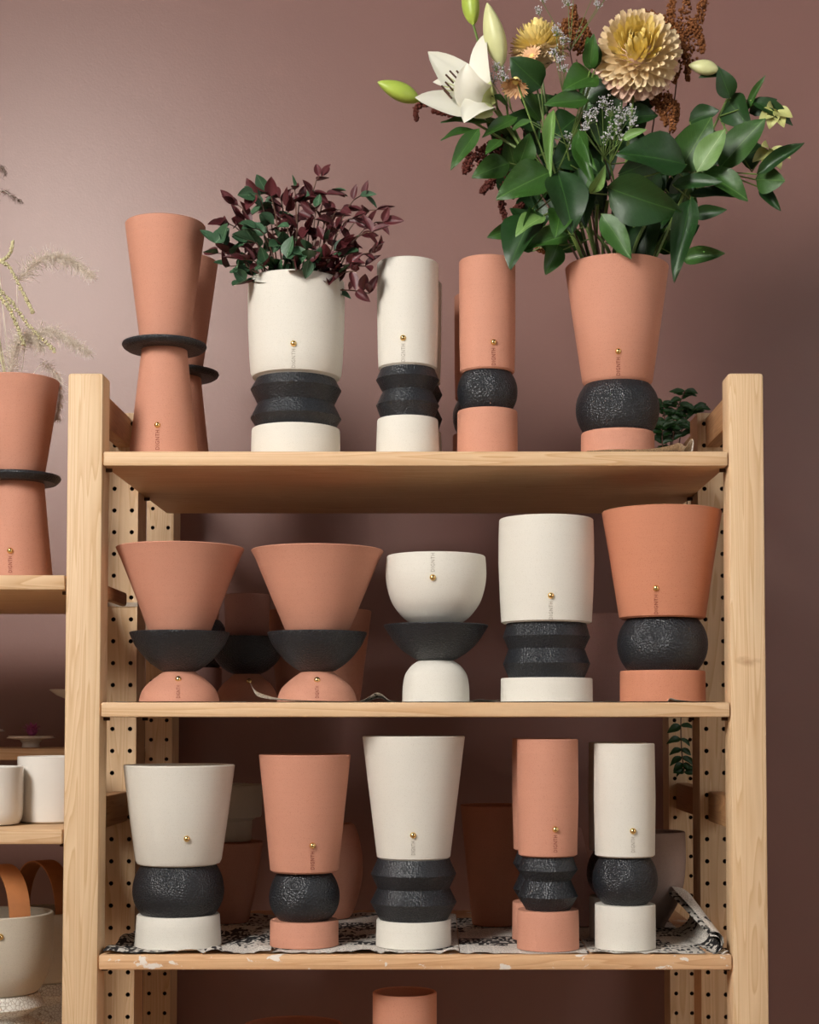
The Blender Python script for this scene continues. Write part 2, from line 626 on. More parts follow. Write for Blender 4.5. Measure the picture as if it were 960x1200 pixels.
def front_post(x0):
    vs, fs = box(x0, x0 + PW, 0.0, 0.046, 0.0, TOPZ, 0.004)
    mesh('front_post', vs, fs, M['post_knot' if x0 == XR else 'post'], unit, loc=(x0 + PW / 2, 0.02, 0))


def perf_post(x0, y0, y1, wdt, ztop):
    """a post whose front face carries two columns of real drilled holes"""
    vs, fs, fm = [], [], []
    pitch, rad, dep, seg = 0.0325, 0.0033, 0.02, 12
    nrow = int(ztop / pitch)
    ch = 0.0

    def V(x, y, z):
        vs.append((x, y, z))
        return len(vs) - 1
    colx = [wdt * 0.22, wdt * 0.80]
    edges = [0.0, wdt * 0.5, wdt]
    for r in range(nrow):
        z0, z1 = ztop - (r + 1) * pitch, ztop - r * pitch
        if r == nrow - 1:
            z0 = 0.0
        for c in range(2):
            xa, xb = x0 + edges[c], x0 + edges[c + 1]
            hx, hz = x0 + colx[c], (z0 + z1) / 2 if r < nrow - 1 else z1 - pitch / 2
            ring, sq, back = [], [], []
            for k in range(seg):
                a = 2 * math.pi * (k + 0.5) / seg
                ca, sa = math.cos(a), math.sin(a)
                ring.append(V(hx + rad * ca, y0, hz + rad * sa))
                back.append(V(hx + rad * ca, y0 + dep, hz + rad * sa))
                tx = (xb - hx) / ca if ca > 1e-6 else ((xa - hx) / ca if ca < -1e-6 else 1e9)
                tz = (z1 - hz) / sa if sa > 1e-6 else ((z0 - hz) / sa if sa < -1e-6 else 1e9)
                t = min(tx, tz)
                sq.append(V(hx + t * ca, y0, hz + t * sa))
            for k in range(seg):
                k2 = (k + 1) % seg
                fs.append([sq[k], sq[k2], ring[k2], ring[k]])
                fm.append(0)
                fs.append([ring[k], ring[k2], back[k2], back[k]])
                fm.append(1)
            fs.append(back[:])
            fm.append(1)
            # corner triangles of the cell
            cn = [V(xb, y0, z1), V(xa, y0, z1), V(xa, y0, z0), V(xb, y0, z0)]
            for q, (cxs, czs) in enumerate(((xb, z1), (xa, z1), (xa, z0), (xb, z0))):
                for k in range(seg):
                    k2 = (k + 1) % seg
                    p, p2 = vs[sq[k]], vs[sq[k2]]
                    onx = abs(p[0] - cxs) < 1e-7 or abs(p2[0] - cxs) < 1e-7
                    onz = abs(p[2] - czs) < 1e-7 or abs(p2[2] - czs) < 1e-7
                    same = (abs(p[0] - p2[0]) < 1e-7) or (abs(p[2] - p2[2]) < 1e-7)
                    if onx and onz and not same:
                        fs.append([sq[k], cn[q], sq[k2]])
                        fm.append(0)
    # remaining five sides
    a = [V(x0, y0, 0), V(x0 + wdt, y0, 0), V(x0 + wdt, y1, 0), V(x0, y1, 0), V(x0, y0, ztop), V(x0 + wdt, y0, ztop), V(x0 + wdt, y1, ztop), V(x0, y1, ztop)]
    for f in ([0, 3, 2, 1], [4, 5, 6, 7], [1, 2, 6, 5], [2, 3, 7, 6], [3, 0, 4, 7]):
        fs.append([a[i] for i in f])
        fm.append(0)
    o = mesh('perforated_post', vs, fs, [M['post'], M['hole']], unit, loc=(x0 + wdt / 2, (y0 + y1) / 2, 0), fm=fm, sharp=30)
    return o


BAY = 0.84
XL2 = XL - PW - BAY           # inner side of the far post of the neighbouring bay
for x0 in (XL - PW, XR, XL2 - PW):
    front_post(x0)
WPOST = 0.045
MIDT = P(140, 484, 0.25).z
for x0, sgn in ((XL - WPOST, -1), (XR, 1), (XL2 - WPOST, -1)):
    perf_post(x0, 0.25, 0.318, WPOST, MIDT)
    perf_post(x0, 0.565, 0.635, WPOST, MIDT - 0.02)
RAILS = [P(109, 463, 0.0).z - 0.045 + 0.007, P(480, 928, 0.25).z - 0.043, 0.45]
RAILS[0] = P(152, 490, 0.25).z - 0.044
for x0 in (XL - 0.033, XR + 0.012, XL2 - 0.033):
    for zr in RAILS:
        for ya, yb in ((0.046, 0.25), (0.318, 0.565)):
            vs, fs = box(x0, x0 + 0.021, ya, yb, zr, zr + 0.044, 0.002)
            mesh('cross_rail', vs, fs, M['rail'], unit, loc=(x0, ya, zr))


def board(name, x0, x1, y0, y1, ztop, m):
    vs, fs = box(x0, x1, y0, y1, ztop - TH, ztop, 0.0022)
    return mesh(name, vs, fs, m, unit, loc=((x0 + x1) / 2, (y0 + y1) / 2, ztop))


GAP = 0.0012
for z, m in ((Z1, 'board'), (Z2, 'board'), (Z3, 'board_splashed'), (Z4, 'board')):
    board('shelf_board', XL + GAP, XR - GAP, -0.001, REAR, z, M[m])
XE = XL - PW - GAP
for z in (ZA, ZB, ZCc):
    board('shelf_board', XL2 + GAP, XE, -0.001, REAR, z, M['board'])
ZLED = P(40, 878, 0.42).z
board('rear_ledge', XL2 + GAP, XE, 0.495, 0.640, ZLED, M['board'])
# support pins under each shelf
for z, xs in ((Z1, (XL, XR)), (Z2, (XL, XR)), (Z3, (XL, XR)), (Z4, (XL, XR)), (ZA, (XE, XL2)), (ZB, (XE, XL2)), (ZCc, (XE, XL2))):
    for x in xs:
        for y in (0.30, 0.023):
            vs, fs = tube([(x - 0.008, y, z - TH - 0.0025), (x + 0.008, y, z - TH - 0.0025)], 0.0025, 8)
            mesh('shelf_pin', vs, fs, M['hole'], unit)
# wooden peg and tape on the post between the two bays
a, b = P(120, 690, 0.12), P(139, 700, 0.16)
vs, fs = box(XL - 0.012, XL - 0.001, 0.05, 0.18, P(124, 706, 0.1).z, P(124, 689, 0.1).z, 0.004)
mesh('wood_block', vs, fs, M['rail'], unit)
vs, fs = box(XL - WPOST, XL + 0.001, 0.2475, 0.2485, P(140, 711, 0.25).z, P(140, 706, 0.25).z)
mesh('clear_tape', vs, fs, M['tape'], unit)

# ------------------------------------------------------------------ pots
txt_cache = {}


def text_mesh(body):
    if body in txt_cache:
        return txt_cache[body]
    cu = bpy.data.curves.new('mark', 'FONT')
    cu.body = body
    cu.resolution_u = 2
    cu.space_character = 1.15
    ob = bpy.data.objects.new('mark', cu)
    COL.objects.link(ob)
    dg = bpy.context.evaluated_depsgraph_get()
    me = ob.evaluated_get(dg).to_mesh()
    vs = [v.co.copy() for v in me.vertices]
    fs = [list(p.vertices) for p in me.polygons]
    ob.evaluated_get(dg).to_mesh_clear()
    bpy.data.objects.remove(ob)
    x0, x1 = min(v.x for v in vs), max(v.x for v in vs)
    y0, y1 = min(v.y for v in vs), max(v.y for v in vs)
    vs = [((v.x - x0) / (x1 - x0), (v.y - y0) / (y1 - y0)) for v in vs]
    txt_cache[body] = (vs, fs)
    return txt_cache[body]


MARK = 'DIGNTH'


def interp(prof, z):
    for (za, ra), (zb, rb) in zip(prof, prof[1:]):
        if (za <= z <= zb) or (zb <= z <= za):
            t = 0 if abs(zb - za) < 1e-9 else (z - za) / (zb - za)
            return ra + (rb - ra) * t
    return prof[0][1] if z < prof[0][0] else prof[-1][1]


def ball(y0, r0, ym_, rm, y1, r1, n=9):
    """bottom (y0, r0) - widest (ym_, rm) - top (y1, r1), all in photo pixels"""
    out = []
    for i in range(n + 1):
        t = 1 - i / n
        t = math.sin(t * math.pi / 2) ** 1.0
        out.append((ym_ + (y0 - ym_) * t, rm * math.sqrt(max(0, 1 - (1 - (r0 / rm) ** 2) * t * t))))
    for i in range(1, n + 1):
        t = math.sin(i / n * math.pi / 2)
        out.append((ym_ + (y1 - ym_) * t, rm * math.sqrt(max(0, 1 - (1 - (r1 / rm) ** 2) * t * t))))
    return out


def zig(y0, r0, pts, y1, r1):
    """ridged section: sharp-ish ridges, soft valleys"""
    out = [(y0, r0 - 1.0)]
    for (y, r, kind) in pts:
        r = r - 1.6 if kind == 'v' else r + 0.4
        if kind == 'p':
            out += [(y + 0.9, r - 0.5), (y, r), (y - 0.9, r - 0.5)]
        else:
            out += [(y + 0.8, r + 0.4), (y, r), (y - 0.8, r + 0.4)]
    out.append((y1, r1))
    return out


LIFT = 0.0008


def planter(name, cx, Y, zbase, secs, label, cat='planter', group=None, stud=None, mark=None, markcol='mark_terra', seg=56, wall=3.6):
    """secs, bottom to top: (part name, kind, material, [(y, halfwidth), ...] in photo pixels bottom to top)
       kind: 'solid', 'open' (vessel with an inside)"""
    c = P(cx, 843, Y)
    x, y = c.x, Y
    zbase = zbase + LIFT
    root = empty(name, (x, y, zbase), label, cat, group)
    parts = []
    prevz = zbase
    for si, (pn, kind, mat, pts) in enumerate(secs):
        prof = []
        for (py, hw) in pts:
            p = P(cx, py, Y)
            prof.append([p.z, hw * mpp(p)])
        sh = prof[0][0] - prevz
        prof[0][0] = prevz                       # sits exactly on what is below
        for q in prof[1:]:
            if q[0] < prevz + 0.0004:
                q[0] = prevz + 0.0004
        prof = [tuple(q) for q in prof]
        if kind == 'open':
            wt = wall * mpp(P(cx, 843, Y))
            zt, rt = prof[-1]
            full = [(prof[0][0], 0.0), (prof[0][0], max(prof[0][1] - 0.0012, 0.001)), (prof[0][0] + 0.0012, prof[0][1])] + prof[1:-1] + \
                   [(zt - 0.0012, rt), (zt, rt - 0.0012), (zt, rt - wt + 0.0012), (zt - 0.0012, rt - wt)]
            zi = prof[0][0] + 0.008
            inner = [(z, max(interp(prof, z) - wt, 0.002)) for z in [zt - (zt - zi) * k / 8 for k in range(1, 9)]]
            full += inner + [(zi, 0.0)]
        else:
            zt, rt = prof[-1]
            full = [(prof[0][0], 0.0)] + prof + [(zt, 0.0)]
        vs, fs = lathe(x, y, full, seg)
        o = mesh(pn, vs, fs, M[mat], root, sharp=14 if pn == 'ridged_section' else 38)
        parts.append((o, prof))
        prevz = prof[-1][0]
        if kind == 'disc':
            pass
    if stud:
        pi_, sx, sy, my0, my1 = (list(stud) + [None, None])[:5]
        o, prof = parts[pi_]

        def surf(px, py, off=0.0):
            yy = Y
            for _ in range(4):
                p = P(px, py, yy)
                r = interp(prof, p.z)
                dx = max(min(p.x - x, r * 0.99), -r * 0.99)
                yy = Y - math.sqrt(max(r * r - dx * dx, 0))
            return P(px, py, yy)
        p = surf(sx, sy)
        rr = 0.0044
        vs, fs = ico(p, rr, 3)
        mesh('gold_stud', vs, fs, M['gold'], o, loc=None, sharp=None)
        if my0 is not None:
            tv, tf = text_mesh(MARK)
            pts = []
            for (tx, ty) in tv:
                q = surf(sx + (0.5 - ty) * 4.6, my1 + (my0 - my1) * tx)
                q.y -= 0.00035
                pts.append(q)
            mesh('maker_mark', pts, tf, M[markcol], o, sharp=None)
    return root, parts


ZP = 0.0008
T, TP, TD, CR, BK = 'terra', 'terra_pink', 'terra_deep', 'cream', 'black'

# ---- top shelf
Y1 = 0.115
hg_secs = [('lower_cone', 'solid', TP, [(546, 41.5), (527, 39.5), (470, 33), (411, 26.5)]),
           ('disc', 'solid', BK, [(409.5, 44), (408.2, 48), (405.8, 49.2), (403.6, 48.6), (402.6, 46)]),
           ('upper_cone', 'open', TP, [(400, 28), (392, 29.6), (330, 38), (264, 46.6)])]
A1, _ = planter('hourglass_vase', 189.5, Y1, Z1, hg_secs,
                'terracotta hourglass vase with thin black disc and gold stud, foremost on the top shelf',
                'vase', None, (0, 184.5, 498, 504, 527))
copy_tree(A1, (P(208, 843, 0.295).x, 0.295, Z1 + LIFT), None, 'terracotta hourglass vase with black disc hidden behind its twin on the top shelf')
A2, _ = planter('ridged_planter', 345.5, Y1, Z1, [
    ('base', 'solid', CR, [(546, 52.4), (506, 51.6), (504, 51)]),
    ('ridged_section', 'solid', BK, zig(504, 46, [(491, 52.6, 'p'), (474.5, 46.4, 'v'), (458, 52.6, 'p')], 446, 46.4)),
    ('pot', 'open', CR, [(446, 47), (443.5, 51), (438, 53.2), (420, 54.6), (385, 56.2), (350, 56.6), (331, 56)])],
    'wide cream planter with black double-ridged section, holding the burgundy-leaved plant', 'planter', None,
    (2, 344, 402.5, 409, 431), None, 'mark_cream')
A3, _ = planter('ridged_planter', 477.5, Y1, Z1, [
    ('base', 'solid', CR, [(546, 37.4), (527, 36.9), (494, 35.7), (492.5, 35)]),
    ('ridged_section', 'solid', BK, zig(492.5, 32, [(476, 36.6, 'p'), (460, 31, 'v'), (446, 36.6, 'p')], 434, 32)),
    ('pot', 'open', CR, [(434, 32.6), (432, 34.2), (415, 35), (370, 35.8), (310, 36.1)])],
    'narrow cream cylinder planter with black ridges, front one of two on the top shelf', 'planter', None,
    (2, 472.5, 396, 403, 424), None, 'mark_cream')
copy_tree(A3, (P(482.8, 843, 0.215).x, 0.215, Z1 + LIFT), None, 'narrow cream cylinder planter standing behind the front cream cylinder on the top shelf')
A4, _ = planter('ball_planter', 571.8, Y1, Z1, [
    ('base', 'solid', TP, [(546, 35.6), (484.5, 35.2), (483, 34.5)]),
    ('ball_section', 'solid', BK, ball(483, 27, 459.5, 35.5, 438, 28)),
    ('pot', 'open', TP, [(438, 31), (436, 32), (400, 32.8), (307, 33)])],
    'narrow terracotta cylinder planter with black ball, front one of two on the top shelf', 'planter', None,
    (2, 578.6, 401, 408, 428))
copy_tree(A4, (P(563.6, 843, 0.30).x, 0.30, Z1 + LIFT), None, 'narrow terracotta cylinder planter hidden behind the front terracotta cylinder on the top shelf')
A5, A5P = planter('ball_planter', 725.6, Y1, Z1, [
    ('base', 'solid', TP, [(546, 43.2), (510, 42.7), (508.5, 42)]),
    ('ball_section', 'solid', BK, ball(508.5, 39, 479.5, 49, 452, 38)),
    ('pot', 'open', TP, [(452, 38.5), (448, 41), (380, 51), (314, 60.4)])],
    'flared terracotta planter with large black ball, holding the mixed bouquet', 'planter', None,
    (2, 724.7, 411.7, 419, 440))

# ---- middle shelf
Y2 = 0.085
Z2P = Z2 + ZP
coneS = lambda cx: [
    ('dome_base', 'solid', TP, [(827, 46.8), (818, 46), (807, 41.5), (797, 31.5), (790, 22), (787, 18)]),
    ('black_bowl', 'solid', BK, [(787, 18), (785, 23), (778, 33), (770, 41.5), (758, 51), (749, 55.6), (742.5, 58.2), (741, 57.6)]),
    ('cone_pot', 'open', TP, [(741, 36), (735, 38), (690, 55), (655, 69), (642, 74.5)])]


def smooth_secs(secs, idx, n=5):
    out = []
    for i, s in enumerate(secs):
        if i in idx:
            s = (s[0], s[1], s[2], catmull(s[3], n))
        out.append(s)
    return out


B1, _ = planter('cone_planter', 210, Y2, Z2P, smooth_secs(coneS(0), (0, 1)),
                'terracotta cone planter on black bowl and dome, beside the left perforated post', 'planter', None, (0, 209, 796, 803, 818))
s2 = coneS(0)
s2[2] = ('cone_pot', 'open', TP, [(741, 36.2), (735, 39), (690, 58), (655, 72.5), (645, 77.5)])
B2, _ = planter('cone_planter', 371.5, Y2, Z2P, smooth_secs(s2, (0, 1)),
                'terracotta cone planter on black bowl and dome, beside the cream bowl planter', 'planter', None, (0, 371.7, 797, 804, 818))
B3, _ = planter('bowl_planter', 511, Y2, Z2P, smooth_secs([
    ('dome_base', 'solid', CR, [(827, 39.4), (805, 38.9), (791, 36.2), (781, 29.6), (776, 23), (774, 19)]),
    ('black_bowl', 'solid', BK, [(774, 19), (772.5, 24), (762, 40), (750, 51), (740, 57.6), (734, 61.2), (732.5, 60.6)]),
    ('bowl_pot', 'open', CR, [(732.5, 26), (729.5, 31), (722, 40.5), (707, 51.4), (690, 57), (676, 59), (664, 58.8), (652, 57.8)])], (0, 1, 2)),
    'cream bowl planter on black bowl and cream dome on the middle shelf', 'planter', None, (2, 507.3, 676.7, 648, 670), None, 'mark_cream')
B4, _ = planter('ridged_planter', 640.8, Y2, Z2P, [
    ('base', 'solid', CR, [(827, 53.9), (796.5, 53.6), (795, 53)]),
    ('ridged_section', 'solid', BK, zig(795, 45.3, [(778, 50.8, 'p'), (761, 46.2, 'v'), (746.5, 50.8, 'p')], 731, 46.5)),
    ('pot', 'open', CR, [(731, 51.5), (729.5, 53), (700, 54.6), (660, 56), (630, 55.8), (609, 55)])],
    'wide cream cylinder planter with black ridges on the middle shelf', 'planter', None, (2, 645.7, 698, 705, 726), None, 'mark_cream')
B5, _ = planter('ball_planter', 777, Y2, Z2P, [
    ('base', 'solid', TD, [(827, 50), (788, 49.6), (786.5, 49)]),
    ('ball_section', 'solid', BK, ball(786.5, 40, 755, 53, 725.5, 41)),
    ('pot', 'open', TD, [(725.5, 49), (724, 50.3), (660, 60), (600, 69.8)])],
    'flared orange terracotta planter with black ball on the middle shelf', 'planter', None, (2, 769, 689.3, 697, 720))

# behind on the middle shelf
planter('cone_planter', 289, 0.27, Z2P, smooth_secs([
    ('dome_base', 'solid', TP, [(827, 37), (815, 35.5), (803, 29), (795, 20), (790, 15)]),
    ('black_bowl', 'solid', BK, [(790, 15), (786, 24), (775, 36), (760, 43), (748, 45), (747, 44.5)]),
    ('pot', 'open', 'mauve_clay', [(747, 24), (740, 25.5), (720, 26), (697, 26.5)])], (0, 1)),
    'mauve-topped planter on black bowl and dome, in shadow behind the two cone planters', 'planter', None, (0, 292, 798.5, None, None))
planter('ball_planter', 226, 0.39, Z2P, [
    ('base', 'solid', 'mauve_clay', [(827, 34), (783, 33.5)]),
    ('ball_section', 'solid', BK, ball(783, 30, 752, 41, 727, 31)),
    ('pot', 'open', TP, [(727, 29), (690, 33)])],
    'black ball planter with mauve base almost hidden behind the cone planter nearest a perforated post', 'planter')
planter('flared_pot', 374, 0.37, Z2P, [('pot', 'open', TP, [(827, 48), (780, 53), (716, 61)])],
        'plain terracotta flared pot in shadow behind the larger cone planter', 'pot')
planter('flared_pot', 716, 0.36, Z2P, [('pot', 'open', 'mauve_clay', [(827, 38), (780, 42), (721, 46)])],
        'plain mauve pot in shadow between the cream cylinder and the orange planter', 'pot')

# ---- lower shelf
Z3P = Z3 + ZP
C1, _ = planter('ball_planter', 210.6, 0.087, Z3P, [
    ('base', 'solid', CR, [(1107, 50.6), (1090, 49.4), (1072, 48.2), (1070.5, 47)]),
    ('ball_section', 'solid', BK, ball(1070.5, 43, 1043, 53.3, 1012.5, 43)),
    ('pot', 'open', CR, [(1012.5, 45), (1011, 48), (1007, 50), (950, 58), (896, 64.6)])],
    'flared cream planter with wide black ball on newspaper, beside the left perforated post', 'planter', None, (2, 219, 983, None, None))
C2, _ = planter('ball_planter', 357.6, 0.085, Z3P, [
    ('base', 'solid', TP, [(1107, 40.2), (1079, 40), (1077.5, 39)]),
    ('ball_section', 'solid', BK, ball(1077.5, 29, 1051, 41.4, 1021, 30)),
    ('pot', 'open', TP, [(1021, 38.6), (1019, 40), (950, 46.8), (884, 53.6)])],
    'flared terracotta planter with small black ball on newspaper', 'planter', None, (2, 366.3, 991, 998, 1019))
C3, _ = planter('ridged_planter', 484.9, 0.083, Z3P, [
    ('base', 'solid', CR, [(1108, 44.2), (1078, 43.5), (1076.5, 42.8)]),
    ('ridged_section', 'solid', BK, zig(1076.5, 41, [(1056.5, 50.2, 'p'), (1040, 44, 'v'), (1023.5, 49.8, 'p')], 1005.5, 42)),
    ('pot', 'open', CR, [(1005.5, 41.6), (1003.5, 43), (930, 52), (862.5, 60)])],
    'tall flared cream planter with large black ridges on newspaper', 'planter', None, (2, 484.3, 979, 986, 1002), None, 'mark_cream')
C4, _ = planter('ridged_planter', 641.6, 0.055, Z3P, [
    ('base', 'solid', TP, [(1111.5, 36.6), (1067, 35.9), (1065.5, 35.2)]),
    ('ridged_section', 'solid', BK, zig(1065.5, 27, [(1049.5, 34.8, 'p'), (1031, 28.4, 'v'), (1018.5, 34.8, 'p')], 1002.5, 29)),
    ('pot', 'open', TP, [(1002.5, 33.2), (1001, 34.4), (935, 36), (866, 35.7)])],
    'narrow terracotta cylinder planter with black ridges, front one on the newspaper shelf', 'planter', None, (2, 651, 972, 979, 999))
copy_tree(C4, (P(634.5, 843, 0.148).x, 0.148, Z3P + LIFT), None, 'narrow terracotta ridged planter hidden behind its twin on the newspaper shelf')
C5, _ = planter('ball_planter', 731.6, 0.060, Z3P, [
    ('base', 'solid', CR, [(1111, 35.6), (1060.5, 35.3), (1059, 34.6)]),
    ('ball_section', 'solid', BK, ball(1059, 25, 1031, 38.4, 1003, 28)),
    ('pot', 'open', CR, [(1003, 34), (1001.5, 35), (935, 36), (871, 35.2)])],
    'narrow cream cylinder planter with black ball, front one on the newspaper shelf', 'planter', None, (2, 742, 974, 981, 999), None, 'mark_cream')
copy_tree(C5, (P(723.5, 843, 0.155).x, 0.155, Z3P + LIFT), None, 'narrow cream cylinder planter with black ball hidden behind its twin on the newspaper shelf')
# behind on the lower shelf
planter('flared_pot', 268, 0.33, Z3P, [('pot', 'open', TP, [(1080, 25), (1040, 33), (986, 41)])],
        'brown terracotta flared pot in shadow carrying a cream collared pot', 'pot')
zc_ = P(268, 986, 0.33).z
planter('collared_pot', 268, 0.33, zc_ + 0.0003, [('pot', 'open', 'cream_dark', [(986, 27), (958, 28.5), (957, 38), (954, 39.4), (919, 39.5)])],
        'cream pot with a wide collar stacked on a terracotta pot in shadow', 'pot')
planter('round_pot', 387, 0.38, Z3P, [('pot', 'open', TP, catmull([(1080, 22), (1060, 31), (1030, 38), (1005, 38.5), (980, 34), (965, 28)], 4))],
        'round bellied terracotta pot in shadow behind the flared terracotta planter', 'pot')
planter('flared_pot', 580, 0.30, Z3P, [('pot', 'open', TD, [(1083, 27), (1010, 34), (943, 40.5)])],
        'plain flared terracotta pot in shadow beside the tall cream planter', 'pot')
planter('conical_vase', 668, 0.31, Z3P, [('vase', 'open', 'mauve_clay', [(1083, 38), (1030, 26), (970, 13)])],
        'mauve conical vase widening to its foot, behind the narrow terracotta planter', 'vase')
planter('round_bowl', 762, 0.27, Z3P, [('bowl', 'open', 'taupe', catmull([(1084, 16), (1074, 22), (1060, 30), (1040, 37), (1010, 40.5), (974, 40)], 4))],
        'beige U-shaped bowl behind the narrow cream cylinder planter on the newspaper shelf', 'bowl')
# ---- bottom shelf
planter('cylinder_vase', 474.7, 0.09, Z4, [('vase', 'open', T, [(1400, 37), (1280, 37.4), (1162, 37.5)])],
        'plain terracotta cylinder vase on the lowest shelf, open top showing', 'vase', None)
planter('wide_bowl', 345, 0.20, Z4, [('bowl', 'open', T, catmull([(1385, 30), (1340, 48), (1280, 56), (1201, 59)], 4))],
        'wide terracotta vessel with only its rim showing on the lowest shelf', 'bowl')

# ------------------------------------------------------------------ neighbouring bay
planter('hourglass_vase', 17, 0.10, ZA, [
    ('lower_cone', 'solid', TP, [(681, 42.5), (673, 41.5), (620, 36), (567, 31)]),
    ('disc', 'solid', BK, [(565, 45), (563, 49), (560.5, 50.2), (558, 49.4), (557, 47)]),
    ('upper_cone', 'open', TP, [(555, 31), (550, 32.4), (500, 40), (446, 47)])],
    'terracotta hourglass vase with black disc holding dried grasses in the neighbouring bay', 'vase', None, (0, 12, 645.5, 652, 671))
planter('cup', -12.5, 0.085, ZB, [('cup', 'open', 'white_glaze', [(968, 30), (965, 35), (959, 38.6), (950, 39.6), (898, 40)])],
        'small glossy white cup at the front of the neighbouring bay', 'cup')
planter('cup', 62.5, 0.150, ZB, [('cup', 'open', 'white_glaze', [(964, 37), (961, 39), (950, 40), (886, 40.4)])],
        'taller glossy cream-white cup beside the pine post in the neighbouring bay', 'cup')


def footed(cx, Y, zb, yr, rr, yf, rf, label, dp=4):
    return planter('footed_dish', cx, Y, zb, [
        ('foot', 'solid', 'white_glaze', catmull([(yf, rf), (yf - 3, rf * 0.95), (yr + dp + 3, rf * 0.9), (yr + dp, rf * 1.15)], 3)),
        ('plate', 'open', 'white_glaze', [(yr + dp, rf * 1.15), (yr + dp * 0.6, rr * 0.68), (yr, rr)])], label, 'dish', None, None, None, 'mark_cream', 40, 2.0)


footed(36.5, 0.55, ZLED, 864, 28, 878, 11, 'small white footed dish with a magenta flower on the rear ledge')
footed(86, 0.55, ZLED, 808, 28, 878, 8, 'taller white footed dish half hidden by the post on the rear ledge', 12)
footed(-22, 0.56, ZLED, 856, 27, 878, 10, 'white footed dish with a dark maroon flower on the rear ledge')

# bucket planters with leather straps
bk_secs = lambda: [
    ('crackle_base', 'solid', 'crackle', zig(1262, 34, [(1240, 47, 'p'), (1219, 37, 'v'), (1205, 54, 'p'), (1190, 36, 'v'), (1177, 53, 'p')], 1163, 46)),
    ('bucket', 'open', 'cream_dark', catmull([(1163, 44), (1156, 50), (1140, 58), (1115, 62), (1090, 62.6), (1069, 62)], 4))]


def strap_handle(root, cx, Y, ytop, hang, rx, tilt, name='leather_strap'):
    """a wide leather ribbon arching over the bucket from rim to rim"""
    c = P(cx, 843, Y)
    zr = P(cx, 1075, Y).z
    zt = P(cx, ytop, Y).z
    vs, fs = [], []
    n, wdt, th = 24, 0.030, 0.0022
    for i in range(n + 1):
        a = math.pi * i / n
        x = c.x - rx * math.cos(a)
        z = (zr - hang) + (zt - zr + hang) * math.sin(a) ** 0.75
        nx, nz = -math.cos(a), math.sin(a)
        for (dw, dn) in ((-0.5, 0), (0.5, 0), (0.5, -1), (-0.5, -1)):
            dy = dw * wdt
            xx = x + nx * dn * th
            zz = z + nz * dn * th
            ca, sa = math.cos(tilt), math.sin(tilt)
            vs.append((c.x + (xx - c.x) * ca - dy * sa, Y + (xx - c.x) * sa + dy * ca, zz))
    for i in range(n):
        for k in range(4):
            fs.append([i * 4 + k, i * 4 + (k + 1) % 4, i * 4 + 4 + (k + 1) % 4, i * 4 + 4 + k])
    fs += [[3, 2, 1, 0], [n * 4 + k for k in range(4)]]
    return mesh(name, vs, fs, M['leather'], root)


D4, dparts = planter('bucket_planter', 1.5, 0.10, ZCc, bk_secs(),
                     'beige bucket planter with tan leather strap and gold stud on a white crackled ridged base', 'planter', None, (1, 0.5, 1098, None, None))
strap_handle(D4, 1.5, 0.10, 1013, 0.012, 0.067, -0.87)
D5, _ = planter('bucket_planter', 52, 0.285, ZCc, [
    ('crackle_base', 'solid', 'crackle', zig(1240, 32, [(1222, 44, 'p'), (1202, 35, 'v'), (1189, 50, 'p'), (1173, 35, 'v'), (1160, 49, 'p')], 1148, 42)),
    ('bucket', 'open', 'cream_dark', catmull([(1148, 41), (1140, 48), (1125, 55), (1110, 57), (1085, 57.5), (1066, 57)], 4))],
    'beige bucket planter with leather strap standing behind the front bucket', 'planter')
strap_handle(D5, 52, 0.285, 1008, 0.014, 0.066, -0.8)

# ------------------------------------------------------------------ leaves and plants
LEAF = {}


def leaf_data(kind, mat):
    """unit leaf: x 0..1 along the blade, y across (width 1), z up"""
    key = (kind, mat)
    if key in LEAF:
        return LEAF[key]
    fold, curl, wave, pw, nu = {'oval': (0.30, 0.16, 0.05, 0.78, 8), 'flat': (0.16, 0.08, 0.03, 0.8, 8), 'curl': (0.25, 0.32, 0.03, 0.8, 8),
                                'fleshy': (0.35, -0.10, 0.0, 0.72, 6), 'petal': (-0.28, -0.35, 0.02, 0.8, 10), 'recurve': (-0.3, 0.55, 0.03, 0.75, 12)}[kind]
    vs, fs = [], []
    nv = 4
    for i in range(nu + 1):
        t = i / nu
        wd = math.sin(math.pi * min(1, t ** pw)) ** 0.8 * 0.5 if 0 < t < 1 else 0.0
        wd = max(wd, 0.015)
        for j in range(nv + 1):
            s = (j / nv * 2 - 1)
            y = s * wd
            z = abs(y) * fold - curl * t * t + wave * math.sin(t * 8 + s * 2.5) * abs(s)
            vs.append((t, y, z))
    for i in range(nu):
        for j in range(nv):
            a = i * (nv + 1) + j
            fs.append([a, a + nv + 1, a + nv + 2, a + 1])
    me = bpy.data.meshes.new('leaf')
    me.from_pydata(vs, [], fs)
    me.materials.append(M[mat])
    me.polygons.foreach_set('use_smooth', [True] * len(fs))
    LEAF[key] = me
    return me


def put_leaf(root, base, tip, width, nrm, mat='leaf_mid', kind='oval', name='leaf'):
    base, tip = Vector(base), Vector(tip)
    x = tip - base
    L = x.length
    x.normalize()
    n = Vector(nrm)
    n = (n - x * n.dot(x))
    if n.length < 1e-4:
        n = x.orthogonal()
    n.normalize()
    y = n.cross(x)
    o = bpy.data.objects.new(name, leaf_data(kind, mat))
    COL.objects.link(o)
    o.parent = root
    m = Matrix((x, y, n)).transposed().to_4x4()
    m = Matrix.Translation(base - origin_of(root)) @ m @ Matrix.Diagonal((L, width, L, 1))
    o.matrix_basis = m
    return o


def rv(a=1.0):
    return Vector((random.uniform(-a, a), random.uniform(-a, a), random.uniform(-a, a)))


